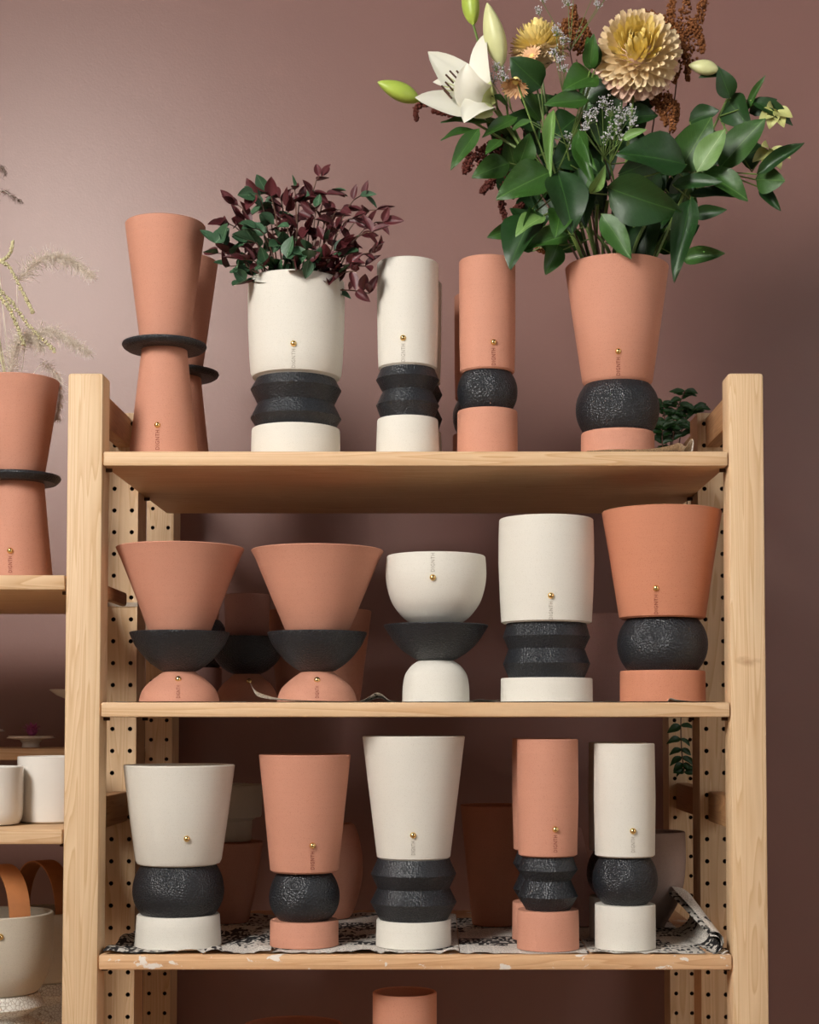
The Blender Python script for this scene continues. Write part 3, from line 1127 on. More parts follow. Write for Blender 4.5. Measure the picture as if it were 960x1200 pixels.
# burgundy-leaved plant in the wide cream planter
pc = P(345.5, 843, Y1)
rimz = P(345.5, 331, Y1).z
plant = empty('burgundy_plant', (pc.x, Y1, rimz - 0.035), 'bushy plant with small burgundy and green leaves in the wide cream planter', 'plant')
vs, fs = lathe(pc.x, Y1, [(rimz - 0.034, 0), (rimz - 0.034, 0.048), (rimz - 0.022, 0.050), (rimz - 0.018, 0.030), (rimz - 0.016, 0)], 32)
mesh('soil', vs, fs, M['soil'], plant)
tips = [(274, 240, 'p'), (262, 262, 'p'), (252, 285, 'g'), (256, 297, 'g'), (270, 312, 'g'), (288, 330, 'g'), (299, 228, 'g'), (312, 225, 'g'), (327, 232, 'p'), (345, 222, 'p'),
        (352, 236, 'p'), (366, 226, 'p'), (377, 207, 'p'), (388, 224, 'p'), (372, 245, 'p'), (400, 246, 'p'), (414, 256, 'p'), (428, 230, 'p'), (441, 246, 'p'), (449, 260, 'p'),
        (436, 272, 'p'), (440, 296, 'p'), (428, 312, 'p'), (433, 344, 'p'), (418, 318, 'p'), (405, 288, 'p'), (395, 268, 'p'), (300, 268, 'g'), (290, 282, 'g'), (318, 262, 'g'),
        (330, 286, 'g'), (312, 308, 'g'), (336, 302, 'g'), (358, 292, 'g'), (374, 306, 'g'), (346, 262, 'p'), (362, 268, 'p'), (384, 282, 'p'), (281, 258, 'p'), (404, 300, 'g'),
        (325, 250, 'p'), (338, 244, 'p'), (309, 243, 'g'), (286, 304, 'p'), (388, 254, 'p'), (380, 302, 'p'), (396, 316, 'p'), (410, 310, 'p'), (362, 304, 'g'), (346, 316, 'g'), (322, 318, 'g')]
for ti, (tx, ty, kd) in enumerate(tips):
    near = 1 if ty > 262 else 0
    Yt = Y1 + (random.uniform(-0.075, -0.035) if near else random.uniform(-0.045, 0.05))
    tip = P(tx, ty, Yt)
    b = Vector((pc.x + (tip.x - pc.x) * 0.35 + random.uniform(-.01, .01), Y1 + (Yt - Y1) * 0.35, rimz - 0.02))
    mid = Vector(((b.x + tip.x) / 2, (b.y + tip.y) / 2, max(b.z, tip.z) + 0.008))
    pts = bez(b, mid, tip, 8)
    vs, fs = tube(pts, [0.0013 - 0.0006 * i / 8 for i in range(9)], 5)
    mesh('stem', vs, fs, M['stem_brown'], plant)
    d = (pts[-1] - pts[-2]).normalized()
    nl = 6
    for k in range(nl):
        t = (1.0, 1.0, 0.86, 0.75, 0.58, 0.38)[k]
        p = pts[min(8, int(round(t * 8)))]
        side = Vector((1, 0, 0)) if k < 1 else rv().normalized()
        dd = (d * (1.0 if k == 0 else 0.35) + rv(0.85) + Vector((0, -0.25, 0.10))).normalized()
        L = random.uniform(0.022, 0.031)
        wd = L * (random.uniform(0.42, 0.56) if kd == 'p' else random.uniform(0.62, 0.78))
        mt = 'leaf_purple' if (kd == 'p' and random.random() > 0.1) else ('leaf_sage' if random.random() > 0.15 else 'leaf_purple')
        put_leaf(plant, p, p + dd * L, wd, Vector((random.uniform(-.5, .5), -0.7, 0.6)) + rv(0.5), mt, 'fleshy')

# ---- the bouquet: every stem its own thing, standing in the flared terracotta planter
bc = P(725.6, 843, Y1)
mouth = P(725.6, 314, Y1)
FOOT = Vector((bc.x, Y1, P(725.6, 440, Y1).z))


def c1(x, y, Y):
    return P(420 + x / 3.4286, y / 3.4286, Y)


def c2(x, y, Y):
    return P(680 + x / 3.4286, y / 3.4286, Y)


def stem_path(top, through=None, n=10):
    """from inside the vase through the mouth to top"""
    a = random.uniform(0, 6.28)
    m = Vector((bc.x + max(-0.048, min(0.048, (top.x - bc.x) * 0.35 + random.uniform(-.012, .012))), Y1 + random.uniform(-0.03, 0.03), mouth.z))
    b = Vector((bc.x - (m.x - bc.x) * 0.3, Y1 - (m.y - Y1) * 0.3, FOOT.z + random.uniform(0.004, 0.02)))
    mid = m + (m - b) * ((top - m).length / max((m - b).length, 1e-4)) * 0.45
    return [b] + bez(m, mid, top, n)


def branch(name, label, top, rad, mat, group, cat):
    pts = stem_path(top)
    root = empty(name, pts[0], label, cat, group)
    vs, fs = tube(pts, [rad * (1 - 0.5 * i / len(pts)) for i in range(len(pts))], 6)
    mesh('stem', vs, fs, M[mat], root)
    return root, pts


BG = 'stems of the mixed bouquet'


def twig(root, a, b, rad=0.0011, mat='stem_green', sag=0.0):
    m = (Vector(a) + Vector(b)) / 2 + Vector((0, 0, sag))
    vs, fs = tube(bez(a, m, b, 5), rad, 5)
    return mesh('twig', vs, fs, M[mat], root)


def leafy(label, top, leaves):
    """leaves: (crop fn, bx, by, tx, ty, width px in crop, depth, material, kind)"""
    root, pts = branch('leafy_branch', label, top, 0.0026, 'stem_green', BG, 'foliage')
    for (cf, bx, by, tx, ty, wd, dep, mt, kd) in leaves:
        b = cf(bx, by, dep + 0.012)
        t = cf(tx, ty, dep - 0.012 + random.uniform(-0.012, 0.012))
        near = min(pts[3:], key=lambda q: (q - b).length)
        if (near - b).length > 0.006:
            twig(root, near, b, 0.0010)
        wpx = wd / 3.4286 * mpp(b)
        view = Vector((0, -D, ZC)) - b
        n = view.normalized() + Vector((random.uniform(-.55, .55), 0, random.uniform(-.25, .75)))
        put_leaf(root, b, t, wpx * 1.12, n, mt, kd)
    return root


LD, LM, LL = 'leaf_dark', 'leaf_mid', 'leaf_light'
yb = Y1
leafy('glossy leafy branch of the bouquet spreading low to the lily side', c1(760, 690, yb - .02), [
    (c1, 735, 350, 616, 240, 128, yb - .05, LD, 'oval'),
    (c1, 735, 490, 622, 322, 62, yb - .03, LM, 'flat'),
    (c1, 645, 662, 695, 540, 84, yb - .07, LM, 'oval'),
    (c1, 606, 655, 464, 702, 92, yb - .03, LM, 'oval'),
    (c1, 775, 690, 568, 778, 140, yb - .07, LM, 'oval'),
    (c1, 712, 850, 598, 1046, 150, yb - .06, LD, 'oval'),
    (c1, 850, 945, 662, 985, 78, yb - .08, LM, 'oval'),
    (c1, 802, 985, 762, 1092, 80, yb - .04, LM, 'oval'),
    (c1, 745, 870, 632, 925, 86, yb - .085, LL, 'oval'),
    (c1, 812, 835, 800, 935, 96, yb - .085, LM, 'oval'),
    (c1, 700, 840, 690, 900, 60, yb - .08, LM, 'curl'),
    (c1, 790, 640, 640, 600, 150, yb + .01, LD, 'oval'),
    (c1, 700, 760, 740, 900, 150, yb + .02, LD, 'oval'),
    (c1, 650, 560, 560, 640, 110, yb + .02, LD, 'oval')])
leafy('glossy leafy branch of the bouquet in its middle below the chrysanthemums', c1(840, 600, yb - .02), [
    (c1, 800, 690, 872, 908, 160, yb - .085, LD, 'oval'),
    (c1, 950, 300, 836, 340, 118, yb - .06, LM, 'oval'),
    (c1, 925, 400, 752, 412, 70, yb - .07, LM, 'flat'),
    (c1, 783, 440, 752, 662, 44, yb - .09, LL, 'curl'),
    (c1, 882, 520, 935, 735, 62, yb - .09, LM, 'oval'),
    (c1, 950, 280, 925, 145, 66, yb - .07, LM, 'oval'),
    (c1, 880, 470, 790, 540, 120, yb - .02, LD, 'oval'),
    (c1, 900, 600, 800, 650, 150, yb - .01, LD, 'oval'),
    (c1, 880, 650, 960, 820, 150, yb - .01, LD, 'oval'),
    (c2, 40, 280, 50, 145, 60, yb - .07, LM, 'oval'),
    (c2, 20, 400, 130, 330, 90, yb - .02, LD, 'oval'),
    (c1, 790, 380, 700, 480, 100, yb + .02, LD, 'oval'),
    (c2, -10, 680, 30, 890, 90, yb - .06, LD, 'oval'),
    (c1, 920, 770, 985, 700, 70, yb - .09, LM, 'oval')])
leafy('glossy leafy branch of the bouquet with the two largest leaves in front', c2(120, 660, yb - .05), [
    (c2, 428, 662, 168, 592, 165, yb - .09, LD, 'oval'),
    (c2, 108, 752, 395, 862, 180, yb - .10, LD, 'oval'),
    (c2, 40, 775, 105, 690, 48, yb - .10, LL, 'curl'),
    (c2, 172, 560, 252, 514, 36, yb - .10, LL, 'curl'),
    (c2, 8, 530, 44, 670, 54, yb - .09, LM, 'oval'),
    (c2, 86, 860, 204, 1034, 86, yb - .09, LM, 'flat'),
    (c2, 250, 880, 262, 1040, 150, yb - .03, LD, 'oval'),
    (c2, 300, 640, 180, 700, 130, yb - .04, LD, 'oval'),
    (c2, 150, 480, 310, 450, 90, yb - .02, LD, 'oval'),
    (c2, 120, 520, 230, 600, 110, yb + .0, LD, 'oval'),
    (c2, 230, 760, 330, 640, 150, yb + .01, LD, 'oval'),
    (c2, 60, 560, 120, 700, 110, yb + .02, LD, 'oval'),
    (c2, 200, 400, 320, 380, 110, yb + .01, LD, 'oval')])
leafy('leafy branch of the bouquet reaching out with pale broad leaves', c2(560, 690, yb - .03), [
    (c2, 470, 690, 578, 514, 100, yb - .085, LL, 'flat'),
    (c2, 395, 695, 525, 468, 135, yb - .06, LM, 'flat'),
    (c2, 560, 676, 738, 468, 125, yb - .06, LM, 'flat'),
    (c2, 440, 490, 545, 436, 80, yb - .02, LD, 'oval'),
    (c2, 590, 400, 668, 500, 118, yb - .03, LD, 'oval'),
    (c2, 712, 700, 892, 566, 56, yb - .07, LD, 'oval'),
    (c2, 706, 722, 816, 724, 100, yb - .05, LM, 'flat'),
    (c2, 490, 690, 676, 782, 100, yb - .07, LM, 'oval'),
    (c2, 372, 742, 566, 722, 60, yb - .07, LD, 'flat'),
    (c2, 440, 782, 664, 774, 60, yb - .06, LD, 'flat'),
    (c2, 720, 752, 802, 838, 44, yb - .04, LD, 'oval'),
    (c2, 640, 640, 730, 590, 110, yb - .02, LD, 'oval'),
    (c2, 380, 640, 470, 600, 120, yb + .0, LD, 'oval')])
leafy('leafy branch of the bouquet drooping over the planter rim', c2(420, 860, yb - .02), [
    (c2, 445, 795, 380, 1098, 92, yb - .09, LD, 'oval'),
    (c2, 455, 862, 566, 842, 54, yb - .05, LD, 'curl'),
    (c2, 408, 1040, 570, 1012, 66, yb - .04, LM, 'oval'),
    (c2, 430, 780, 300, 900, 130, yb + .01, LD, 'oval'),
    (c2, 360, 880, 240, 960, 120, yb + .01, LD, 'oval')])
leafy('leafy twig of the bouquet with dark curled leaves under the pale buds', c2(590, 400, yb - .02), [
    (c2, 604, 395, 560, 275, 76, yb - .05, LD, 'oval'),
    (c2, 575, 285, 496, 295, 44, yb - .05, LD, 'curl'),
    (c2, 690, 404, 858, 470, 60, yb - .06, LD, 'curl'),
    (c2, 668, 445, 738, 302, 30, yb - .05, LM, 'flat'),
    (c2, 680, 455, 790, 395, 60, yb - .04, LD, 'oval')])

# dense dark inner foliage
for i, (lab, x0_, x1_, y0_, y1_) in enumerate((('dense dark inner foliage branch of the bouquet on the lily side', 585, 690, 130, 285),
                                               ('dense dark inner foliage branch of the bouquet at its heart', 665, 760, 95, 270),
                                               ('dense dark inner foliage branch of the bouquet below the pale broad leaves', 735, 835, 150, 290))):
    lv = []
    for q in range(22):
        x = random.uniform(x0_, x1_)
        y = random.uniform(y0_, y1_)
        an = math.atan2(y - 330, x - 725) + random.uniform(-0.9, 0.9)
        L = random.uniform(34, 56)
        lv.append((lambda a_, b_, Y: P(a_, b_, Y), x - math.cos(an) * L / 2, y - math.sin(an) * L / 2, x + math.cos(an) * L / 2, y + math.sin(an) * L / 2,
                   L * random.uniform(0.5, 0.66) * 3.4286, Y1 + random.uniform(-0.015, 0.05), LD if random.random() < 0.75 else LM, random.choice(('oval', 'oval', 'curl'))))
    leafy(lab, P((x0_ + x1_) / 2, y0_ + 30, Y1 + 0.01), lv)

# loose stems crowding the planter mouth
for i, (tx, ty) in enumerate([(690, 250), (700, 240), (735, 240), (712, 235), (745, 250), (757, 262), (768, 255), (680, 262), (722, 255), (750, 235), (706, 262), (730, 262)]):
    top = P(tx, ty, Y1 - 0.01 + random.uniform(-0.03, 0.02))
    pts = stem_path(top, n=5)
    vs, fs = tube(pts, [0.0026] * len(pts), 6)
    s = mesh('bare_stalk', vs, fs, M['stem_green'], None, loc=pts[0])
    tag(s, 'bare green stalk crowding the mouth of the flared terracotta planter', 'stalk', 'bare stems in the bouquet')


# lily
def spindle(a, b, rmax, ridges=6, n=14, seg=18):
    a, b = Vector(a), Vector(b)
    ax = (b - a)
    L = ax.length
    ax.normalize()
    u = ax.orthogonal().normalized()
    v = ax.cross(u)
    vs, fs = [], []
    for i in range(n + 1):
        t = i / n
        r = rmax * (math.sin(math.pi * min(1, t ** 0.85 * 0.97 + 0.02)) ** 0.75)
        for k in range(seg):
            an = 2 * math.pi * k / seg
            rr = r * (1 + 0.07 * math.cos(an * 3))
            vs.append(a + ax * (L * t) + (u * math.cos(an) + v * math.sin(an)) * rr)
    for i in range(n):
        for k in range(seg):
            k2 = (k + 1) % seg
            fs.append([i * seg + k, i * seg + k2, (i + 1) * seg + k2, (i + 1) * seg + k])
    fs.append(list(range(seg))[::-1])
    fs.append([n * seg + k for k in range(seg)])
    return vs, fs


YL = Y1 - 0.04
thr = P(576, 124, YL + 0.01)
lily, lpts = branch('lily_stem', 'white lily in bloom with pale green buds in the bouquet', thr, 0.0032, 'stem_green', BG, 'flower')
# petals: each a curved blade from the throat
def petal(root, base, mid, tip, width, nrm, mat, name='petal', nu=12, nv=6, cup=0.25):
    base, mid, tip, nrm = Vector(base), Vector(mid), Vector(tip), Vector(nrm)
    pts = bez(base, mid, tip, nu)
    vs, fs = [], []
    for i, p in enumerate(pts):
        t = i / nu
        d = (pts[min(i + 1, nu)] - pts[max(i - 1, 0)]).normalized()
        s = d.cross(nrm)
        s.normalize()
        n = s.cross(d)
        wd = width / 2 * max(0.10 * (1 - t), math.sin(math.pi * (0.10 + 0.895 * t) ** 0.9) ** 0.75) if i < nu else width * 0.01
        for j in range(nv + 1):
            q = j / nv * 2 - 1
            vs.append(p + s * (q * wd) + n * (cup * wd * q * q + 0.14 * wd * math.exp(-(q * 4) ** 2) + 0.07 * wd * math.sin(q * 6 + t * 9) * abs(q)))
    for i in range(nu):
        for j in range(nv):
            a = i * (nv + 1) + j
            fs.append([a, a + 1, a + nv + 2, a + nv + 1])
    fm = [1 if (i // nv) < 3 else 0 for i in range(nu * nv)]
    return mesh(name, vs, fs, [mat, M['filament']], root, sharp=None, fm=fm)


lm = mat_plain('lily_petal', srgb(234, 232, 216), 0.42, 0.02)
lm.node_tree.nodes['Principled BSDF'].inputs['Subsurface Weight'].default_value = 0.15
lm.node_tree.nodes['Principled BSDF'].inputs['Subsurface Radius'].default_value = (0.004, 0.004, 0.003)
pl = lambda x, y, dy: P(420 + x / 3.4286, y / 3.4286, YL + dy)
px_mm = mpp(thr) / 3.4286
petal(lily, thr, pl(400, 330, 0.03), pl(280, 208, 0.020), 175 * px_mm, (0.3, -0.9, 0.15), lm)            # upper left, seen from inside
petal(lily, thr, pl(455, 330, 0.045), pl(300, 330, 0.05), 120 * px_mm, (0.5, -0.8, 0.2), lm)           # back
petal(lily, thr, pl(370, 440, -0.02), pl(228, 392, -0.035), 150 * px_mm, (0.1, -0.95, 0.45), lm)           # lower left
petal(lily, thr, pl(450, 260, 0.0), pl(518, 128, 0.02), 96 * px_mm, (-0.55, -0.8, 0.1), lm)              # upright, curling
petal(lily, thr, pl(430, 400, -0.03), pl(438, 255, -0.04), 150 * px_mm, (-0.25, -0.95, -0.1), lm)            # front, folded up
petal(lily, thr, pl(470, 400, -0.03), pl(425, 494, -0.045), 120 * px_mm, (-0.1, -0.9, 0.3), lm)            # lower, hanging
for (sx, sy, dy) in ((368, 285, 0.0), (352, 300, -0.01), (335, 345, -0.02), (345, 362, -0.02), (395, 285, 0.005), (350, 330, -0.01)):
    e = pl(sx, sy, dy)
    vs, fs = tube(bez(thr, pl(430, 360, -0.005), e, 6), 0.0008, 5)
    st = mesh('stamen', vs, fs, M['filament'], lily)
    vs, fs = tube([e, e + (pl(405, 325, -0.01) - pl(368, 285, 0.0)) * 0.8], 0.0013, 6)
    mesh('anther', vs, fs, M['anther'], st)
for (a, b, r, m_, jx) in (((245, 405, 0.0), (78, 330, -0.02), 37, 'bud', (430, 470)), ((578, 265, 0.02), (518, 12, 0.0), 44, 'bud_pale', (600, 460)),
                          ((462, 100, 0.03), (440, -90, 0.03), 36, 'bud', (560, 440))):
    A, B = pl(*a), pl(*b)
    vs, fs = spindle(A, B, r * px_mm)
    mesh('bud', vs, fs, M[m_], lily)
    J = pl(jx[0], jx[1], 0.03)
    twig(lily, J, A, 0.0018, 'stem_green')
    twig(lily, lpts[-4], J, 0.002, 'stem_green')
for (a, b, wdt, dy) in (((485, 515), (372, 672), 66, -0.03), ((470, 520), (332, 552), 44, 0.0), ((530, 492), (335, 478), 50, 0.01), ((575, 560), (512, 612), 50, -.02),
                        ((640, 470), (500, 540), 60, 0.0), ((600, 420), (540, 380), 50, 0.02), ((620, 520), (690, 480), 46, -.03)):
    A = pl(a[0], a[1], dy)
    B = pl(b[0], b[1], dy - 0.02)
    put_leaf(lily, A, B, wdt * px_mm, Vector((random.uniform(-.3, .3), -1, 0.5)), 'leaf_mid', 'flat')


# chrysanthemums
def mum(label, c, rad, axis, n, mats, maxang, topflat=1.0, name='chrysanthemum_stem'):
    root, pts = branch(name, label, c + axis * (-rad * 0.4), 0.003, 'stem_green', BG, 'flower')
    axis = axis.normalized()
    u = axis.orthogonal().normalized()
    v = axis.cross(u)
    vs, fs, fm = [], [], []
    core = ico(c - axis * rad * 0.12, rad * 0.55, 2)
    fm += [len(mats) - 1] * add((vs, fs), *core)
    for i in range(n):
        q = (i + 0.5) / n
        th = math.radians(maxang) * q ** 0.62
        ph = i * 2.399963
        rd = (u * math.cos(ph) + v * math.sin(ph))
        d = axis * math.cos(th) + rd * math.sin(th)
        dn = axis * -math.sin(th) + rd * math.cos(th)         # direction away from the axis
        sd = d.cross(dn)
        L = rad * (0.50 + 0.12 * random.random())
        b = c + d * rad * (0.52)
        lean = random.uniform(-0.25, 0.12)
        W = rad * (0.085 + 0.05 * q)
        base = len(vs)
        for k in range(5):
            t = k / 4
            # incurved: rises outward then its tip bends back to the axis
            p = b + d * (L * t * (topflat + (1 - topflat) * q)) + dn * (L * (lean * t + (0.34 * q) * t - 0.30 * t * t * (1.2 - q)))
            wd = W * (0.55 + 0.9 * t if t < 0.6 else 1.09 - (t - 0.6) * 1.7)
            for s in (-1, 0, 1):
                vs.append(p + sd * (s * wd) - dn * (abs(s) * wd * 0.6))
        for k in range(4):
            for j in range(2):
                a = base + k * 3 + j
                fs.append([a, a + 1, a + 4, a + 3])
                fm.append(0 if q < 0.22 else (1 if q < 0.62 else 2))
    o = mesh('petals', vs, fs, mats, root, fm=fm, sharp=None)
    o['kind'] = 'stuff'
    # sepals under the head
    for k in range(7):
        an = k * 0.9
        rd = u * math.cos(an) + v * math.sin(an)
        put_leaf(root, c - axis * rad * 0.35, c - axis * rad * 0.5 + rd * rad * 0.55, rad * 0.25, -axis, 'leaf_dark', 'flat', 'sepal')
    return root


CM = [M['chr_core'], M['chr_mid'], M['chr_out']]
k = mpp(P(747, 64, Y1))
mum('large straw-yellow chrysanthemum head, fully open, at the top of the bouquet', P(747, 66, Y1 - 0.045), 46 * k, Vector((-0.12, -0.93, 0.08)), 300, CM, 118)
mum('smaller yellow chrysanthemum head beside the lily bud in the bouquet', P(632, 60, Y1 - 0.0), 32 * k, Vector((-0.1, -0.35, 0.9)), 210, [M['chr_core'], M['chr_core'], M['chr_mid']], 105)


def daisy(label, c, axis, L, n, droop):
    root, pts = branch('peach_daisy_stem', label, c, 0.002, 'stem_green', BG, 'flower')
    axis = axis.normalized()
    u = axis.orthogonal().normalized()
    v = axis.cross(u)
    for i in range(n):
        an = i * 2 * math.pi / n + random.uniform(-.1, .1)
        rd = u * math.cos(an) + v * math.sin(an)
        tip = c + rd * L * (1 - droop) + axis * L * droop
        put_leaf(root, c + rd * L * 0.08, tip, L * 0.24, axis - rd * 0.4, 'peach', 'flat', 'petal')
    vs, fs = ico(c + axis * 0.001, L * 0.16, 2)
    mesh('centre', vs, fs, M['chr_core'], root)
    return root


daisy('drooping peach flower under the round leaf near the lily', P(605, 94, Y1 - 0.065), Vector((-0.15, -0.35, -0.9)), 0.036, 20, 0.48)
daisy('small peach flower peeping out below the smaller chrysanthemum', P(624, 66, Y1 - 0.035), Vector((-0.3, -0.75, 0.3)), 0.022, 16, 0.35)


# amaranth tassels
def amaranth(label, tassels, mat, depth, anchor):
    root, pts = branch('amaranth_stem', label, anchor, 0.0018, 'stem_brown', BG, 'flower')
    for (path, rad) in tassels:
        wp = catmull([tuple(P(x, y, depth + dy)) for (x, y, dy) in path], 8)
        vs, fs = [], []
        n = len(wp)
        for i, p in enumerate(wp):
            t = i / (n - 1)
            rr = rad * 1.35 * mpp(Vector(p)) * (1.0 - 0.6 * t)
            for _ in range(13):
                q = Vector(p) + rv(1.0).normalized() * rr * random.uniform(0.3, 1.0)
                add((vs, fs), *ico(q, random.uniform(0.0014, 0.0026), 1))
        o = mesh('tassel', vs, fs, M[mat], root, sharp=None)
        o['kind'] = 'stuff'
    return root


amaranth('rust-brown amaranth rising beside the large chrysanthemum', [
    ([(806, 62, 0), (802, 30, 0), (806, -8, 0)], 12), ([(812, 40, 0), (822, 10, 0), (826, -6, 0)], 8), ([(812, 28, -.01), (820, 42, -.01), (824, 60, -.01)], 6),
    ([(796, 45, 0), (788, 30, 0), (770, 18, 0)], 7), ([(794, 50, 0), (786, 20, 0), (790, -4, 0)], 8), ([(800, 50, -.01), (806, 75, -.01), (806, 93, -.01)], 6),
    ([(790, 50, 0), (795, 80, 0), (790, 96, 0)], 5), ([(770, 20, 0.01), (755, 16, 0.01), (748, 17, .01)], 5)], 'amaranth', Y1 + 0.005, P(795, 80, Y1 + 0.005))
amaranth('rust-brown amaranth tassels hanging below the large chrysanthemum', [
    ([(775, 112, 0), (786, 128, -.01), (789, 152, -.01)], 8), ([(768, 115, 0), (776, 130, 0), (781, 145, 0)], 6), ([(782, 115, 0), (792, 125, 0), (793, 140, 0)], 5)],
    'amaranth', Y1 - 0.015, P(770, 118, Y1))
amaranth('dark red amaranth hanging under the lily leaves', [
    ([(590, 165, 0), (570, 178, 0), (552, 186, 0), (546, 200, 0)], 10), ([(588, 178, 0), (570, 190, 0), (562, 204, 0)], 9), ([(580, 200, 0), (574, 215, 0), (566, 224, 0)], 7),
    ([(592, 215, 0), (588, 240, 0), (594, 262, 0)], 5), ([(540, 135, 0), (520, 132, 0), (508, 130, 0)], 4), ([(500, 120, 0), (488, 126, 0), (488, 140, 0)], 4),
    ([(600, 185, 0), (596, 205, 0), (600, 228, 0)], 9), ([(612, 240, 0), (604, 246, 0), (612, 240, 0)], 4)], 'amaranth_red', Y1 + 0.02, P(605, 185, Y1 + 0.02))
amaranth('dark red amaranth rising behind the smaller chrysanthemum', [
    ([(676, 55, 0), (674, 30, 0), (672, 10, 0)], 8), ([(684, 60, 0), (688, 40, 0), (682, 24, 0)], 8), ([(668, 45, 0), (662, 35, 0), (664, 24, 0)], 6),
    ([(660, 290, 0), (648, 296, 0), (630, 292, 0)], 4)], 'amaranth', Y1 + 0.025, P(676, 70, Y1 + 0.025))


# statice sprays
def statice(label, blobs, depth, anchor):
    root, pts = branch('statice_spray', label, anchor, 0.0014, 'stem_brown', BG, 'flower')
    vs, fs = [], []
    tv, tf = [], []
    for (x, y, r) in blobs:
        cpt = P(x, y, depth)
        s = mpp(cpt)
        for _ in range(int(7 + r * 1.6)):
            q = cpt + Vector((random.gauss(0, .45), random.gauss(0, .3), random.gauss(0, .45))) * r * s
            for j in range(3):
                add((vs, fs), *ico(q + rv(0.0022), random.uniform(0.0007, 0.0013), 1))
            add((tv, tf), *tube([cpt - Vector((0, 0, r * s * 0.8)), q], 0.0003, 3, False))
        add((tv, tf), *tube([anchor, cpt - Vector((0, 0, r * s * 0.8))], 0.0005, 4, False))
    o = mesh('florets', vs, fs, M['statice'], root, sharp=None)
    o['kind'] = 'stuff'
    mesh('twigs', tv, tf, M['stem_green'], root, sharp=None)
    return root


statice('lilac-white statice spray below the large chrysanthemum', [(706, 118, 9), (716, 128, 11), (728, 135, 11), (738, 130, 10), (722, 146, 10), (698, 132, 8), (690, 140, 8),
                                                                      (742, 142, 7), (730, 158, 7), (712, 160, 7), (686, 150, 6)], Y1 - 0.06, P(708, 185, Y1 - 0.04))
statice('lilac-white statice spray at the very top of the bouquet', [(632, 12, 7), (636, -2, 6), (666, 2, 6), (672, -6, 7), (700, 4, 6), (708, -4, 6), (694, -6, 5)], Y1 - 0.01, P(668, 60, Y1))
statice('lilac-white statice spray between the smaller chrysanthemum and the leaves', [(652, 36, 8), (660, 46, 6), (656, 70, 6), (662, 80, 6), (650, 60, 5)], Y1 - 0.04, P(660, 110, Y1 - 0.02))
statice('lilac-white statice spray beside the lily throat', [(582, 78, 7), (590, 86, 8), (578, 92, 7), (594, 95, 5), (668, 160, 7), (672, 170, 6)], Y1 - 0.03, P(600, 130, Y1 - 0.01))

# yellow-green nodding flowers on the right
hr, hp = branch('hellebore_stem', 'yellow-green nodding flowers and bud on a dark stem in the bouquet', c2(590, 395, yb - .03), 0.0016, 'stem_green', BG, 'flower')
A, B = c2(556, 282, yb - .05), c2(436, 262, yb - .05)
vs, fs = spindle(A, B, 30 / 3.4286 * mpp(A))
mesh('bud', vs, fs, M['bud_pale'], hr)
twig(hr, hp[-1], A, 0.0012, 'stem_green', 0.01)
for (cx_, cy_, s, tgt) in ((780, 445, 26, (700, 420)), (762, 605, 34, (690, 690))):
    cpt = c2(cx_, cy_, yb - .05)
    kk = mpp(cpt) / 3.4286
    twig(hr, hp[-2], c2(tgt[0], tgt[1], yb - .04), 0.001, 'stem_green')
    twig(hr, c2(tgt[0], tgt[1], yb - .04), cpt, 0.001, 'stem_green', 0.006)
    for i in range(5):
        an = i * 1.2566 + 0.5
        dr = Vector((math.cos(an) * 0.8, -0.45, math.sin(an) * 0.6 - 0.55)).normalized()
        put_leaf(hr, cpt, cpt + dr * (86 * kk if cy_ > 500 else 76 * kk), 56 * kk, Vector((0, -1, 0.3)) - dr * 0.4, 'helle', 'curl', 'petal')

# trailing plant on the rear corner of the top shelf, hanging down behind
YV = 0.455
vb = P(786, 520, YV)
vine = empty('trailing_plant', (vb.x, YV, Z1), 'small trailing green plant at the rear corner behind the bouquet planter', 'plant')
for (path) in ([(784, 586, 0), (788, 500, 0), (803, 458, -.01)], [(784, 586, 0), (780, 500, 0), (776, 472, 0)], [(786, 586, 0), (800, 500, 0), (816, 478, 0)],
               [(782, 586, 0), (790, 505, -.02), (796, 498, -.03)], [(782, 586, 0), (776, 510, -.03), (780, 500, -.03)],
               [(786, 586, 0), (796, 528, .02), (805, 560, .055), (803, 700, .062), (798, 850, .062), (802, 905, .062)]):
    pts = [Vector(p) for p in catmull([tuple(P(x, y, YV + dy)) for (x, y, dy) in path], 6)]
    vs, fs = tube(pts, 0.0011, 5)
    mesh('stem', vs, fs, M['stem_brown'], vine)
    hang = len(path) > 4
    for i in range(2, len(pts), 1 if not hang else 1):
        for sd in (-1, 1):
            if hang and 6 < i < 21:
                continue
            p = pts[i]
            dr = Vector((sd * random.uniform(.5, 1), random.uniform(-.5, .1) if not hang else random.uniform(-.25, .0), random.uniform(-.2, .5) if not hang else random.uniform(-.6, .1))).normalized()
            L = random.uniform(0.018, 0.027)
            put_leaf(vine, p, p + dr * L, L * random.uniform(.45, .6), Vector((random.uniform(-.4, .4), -.8, .5)), 'leaf_dark', 'oval')

# dried grasses in the neighbouring hourglass vase
gx = P(17, 843, 0.10)
gz = P(17, 470, 0.10).z


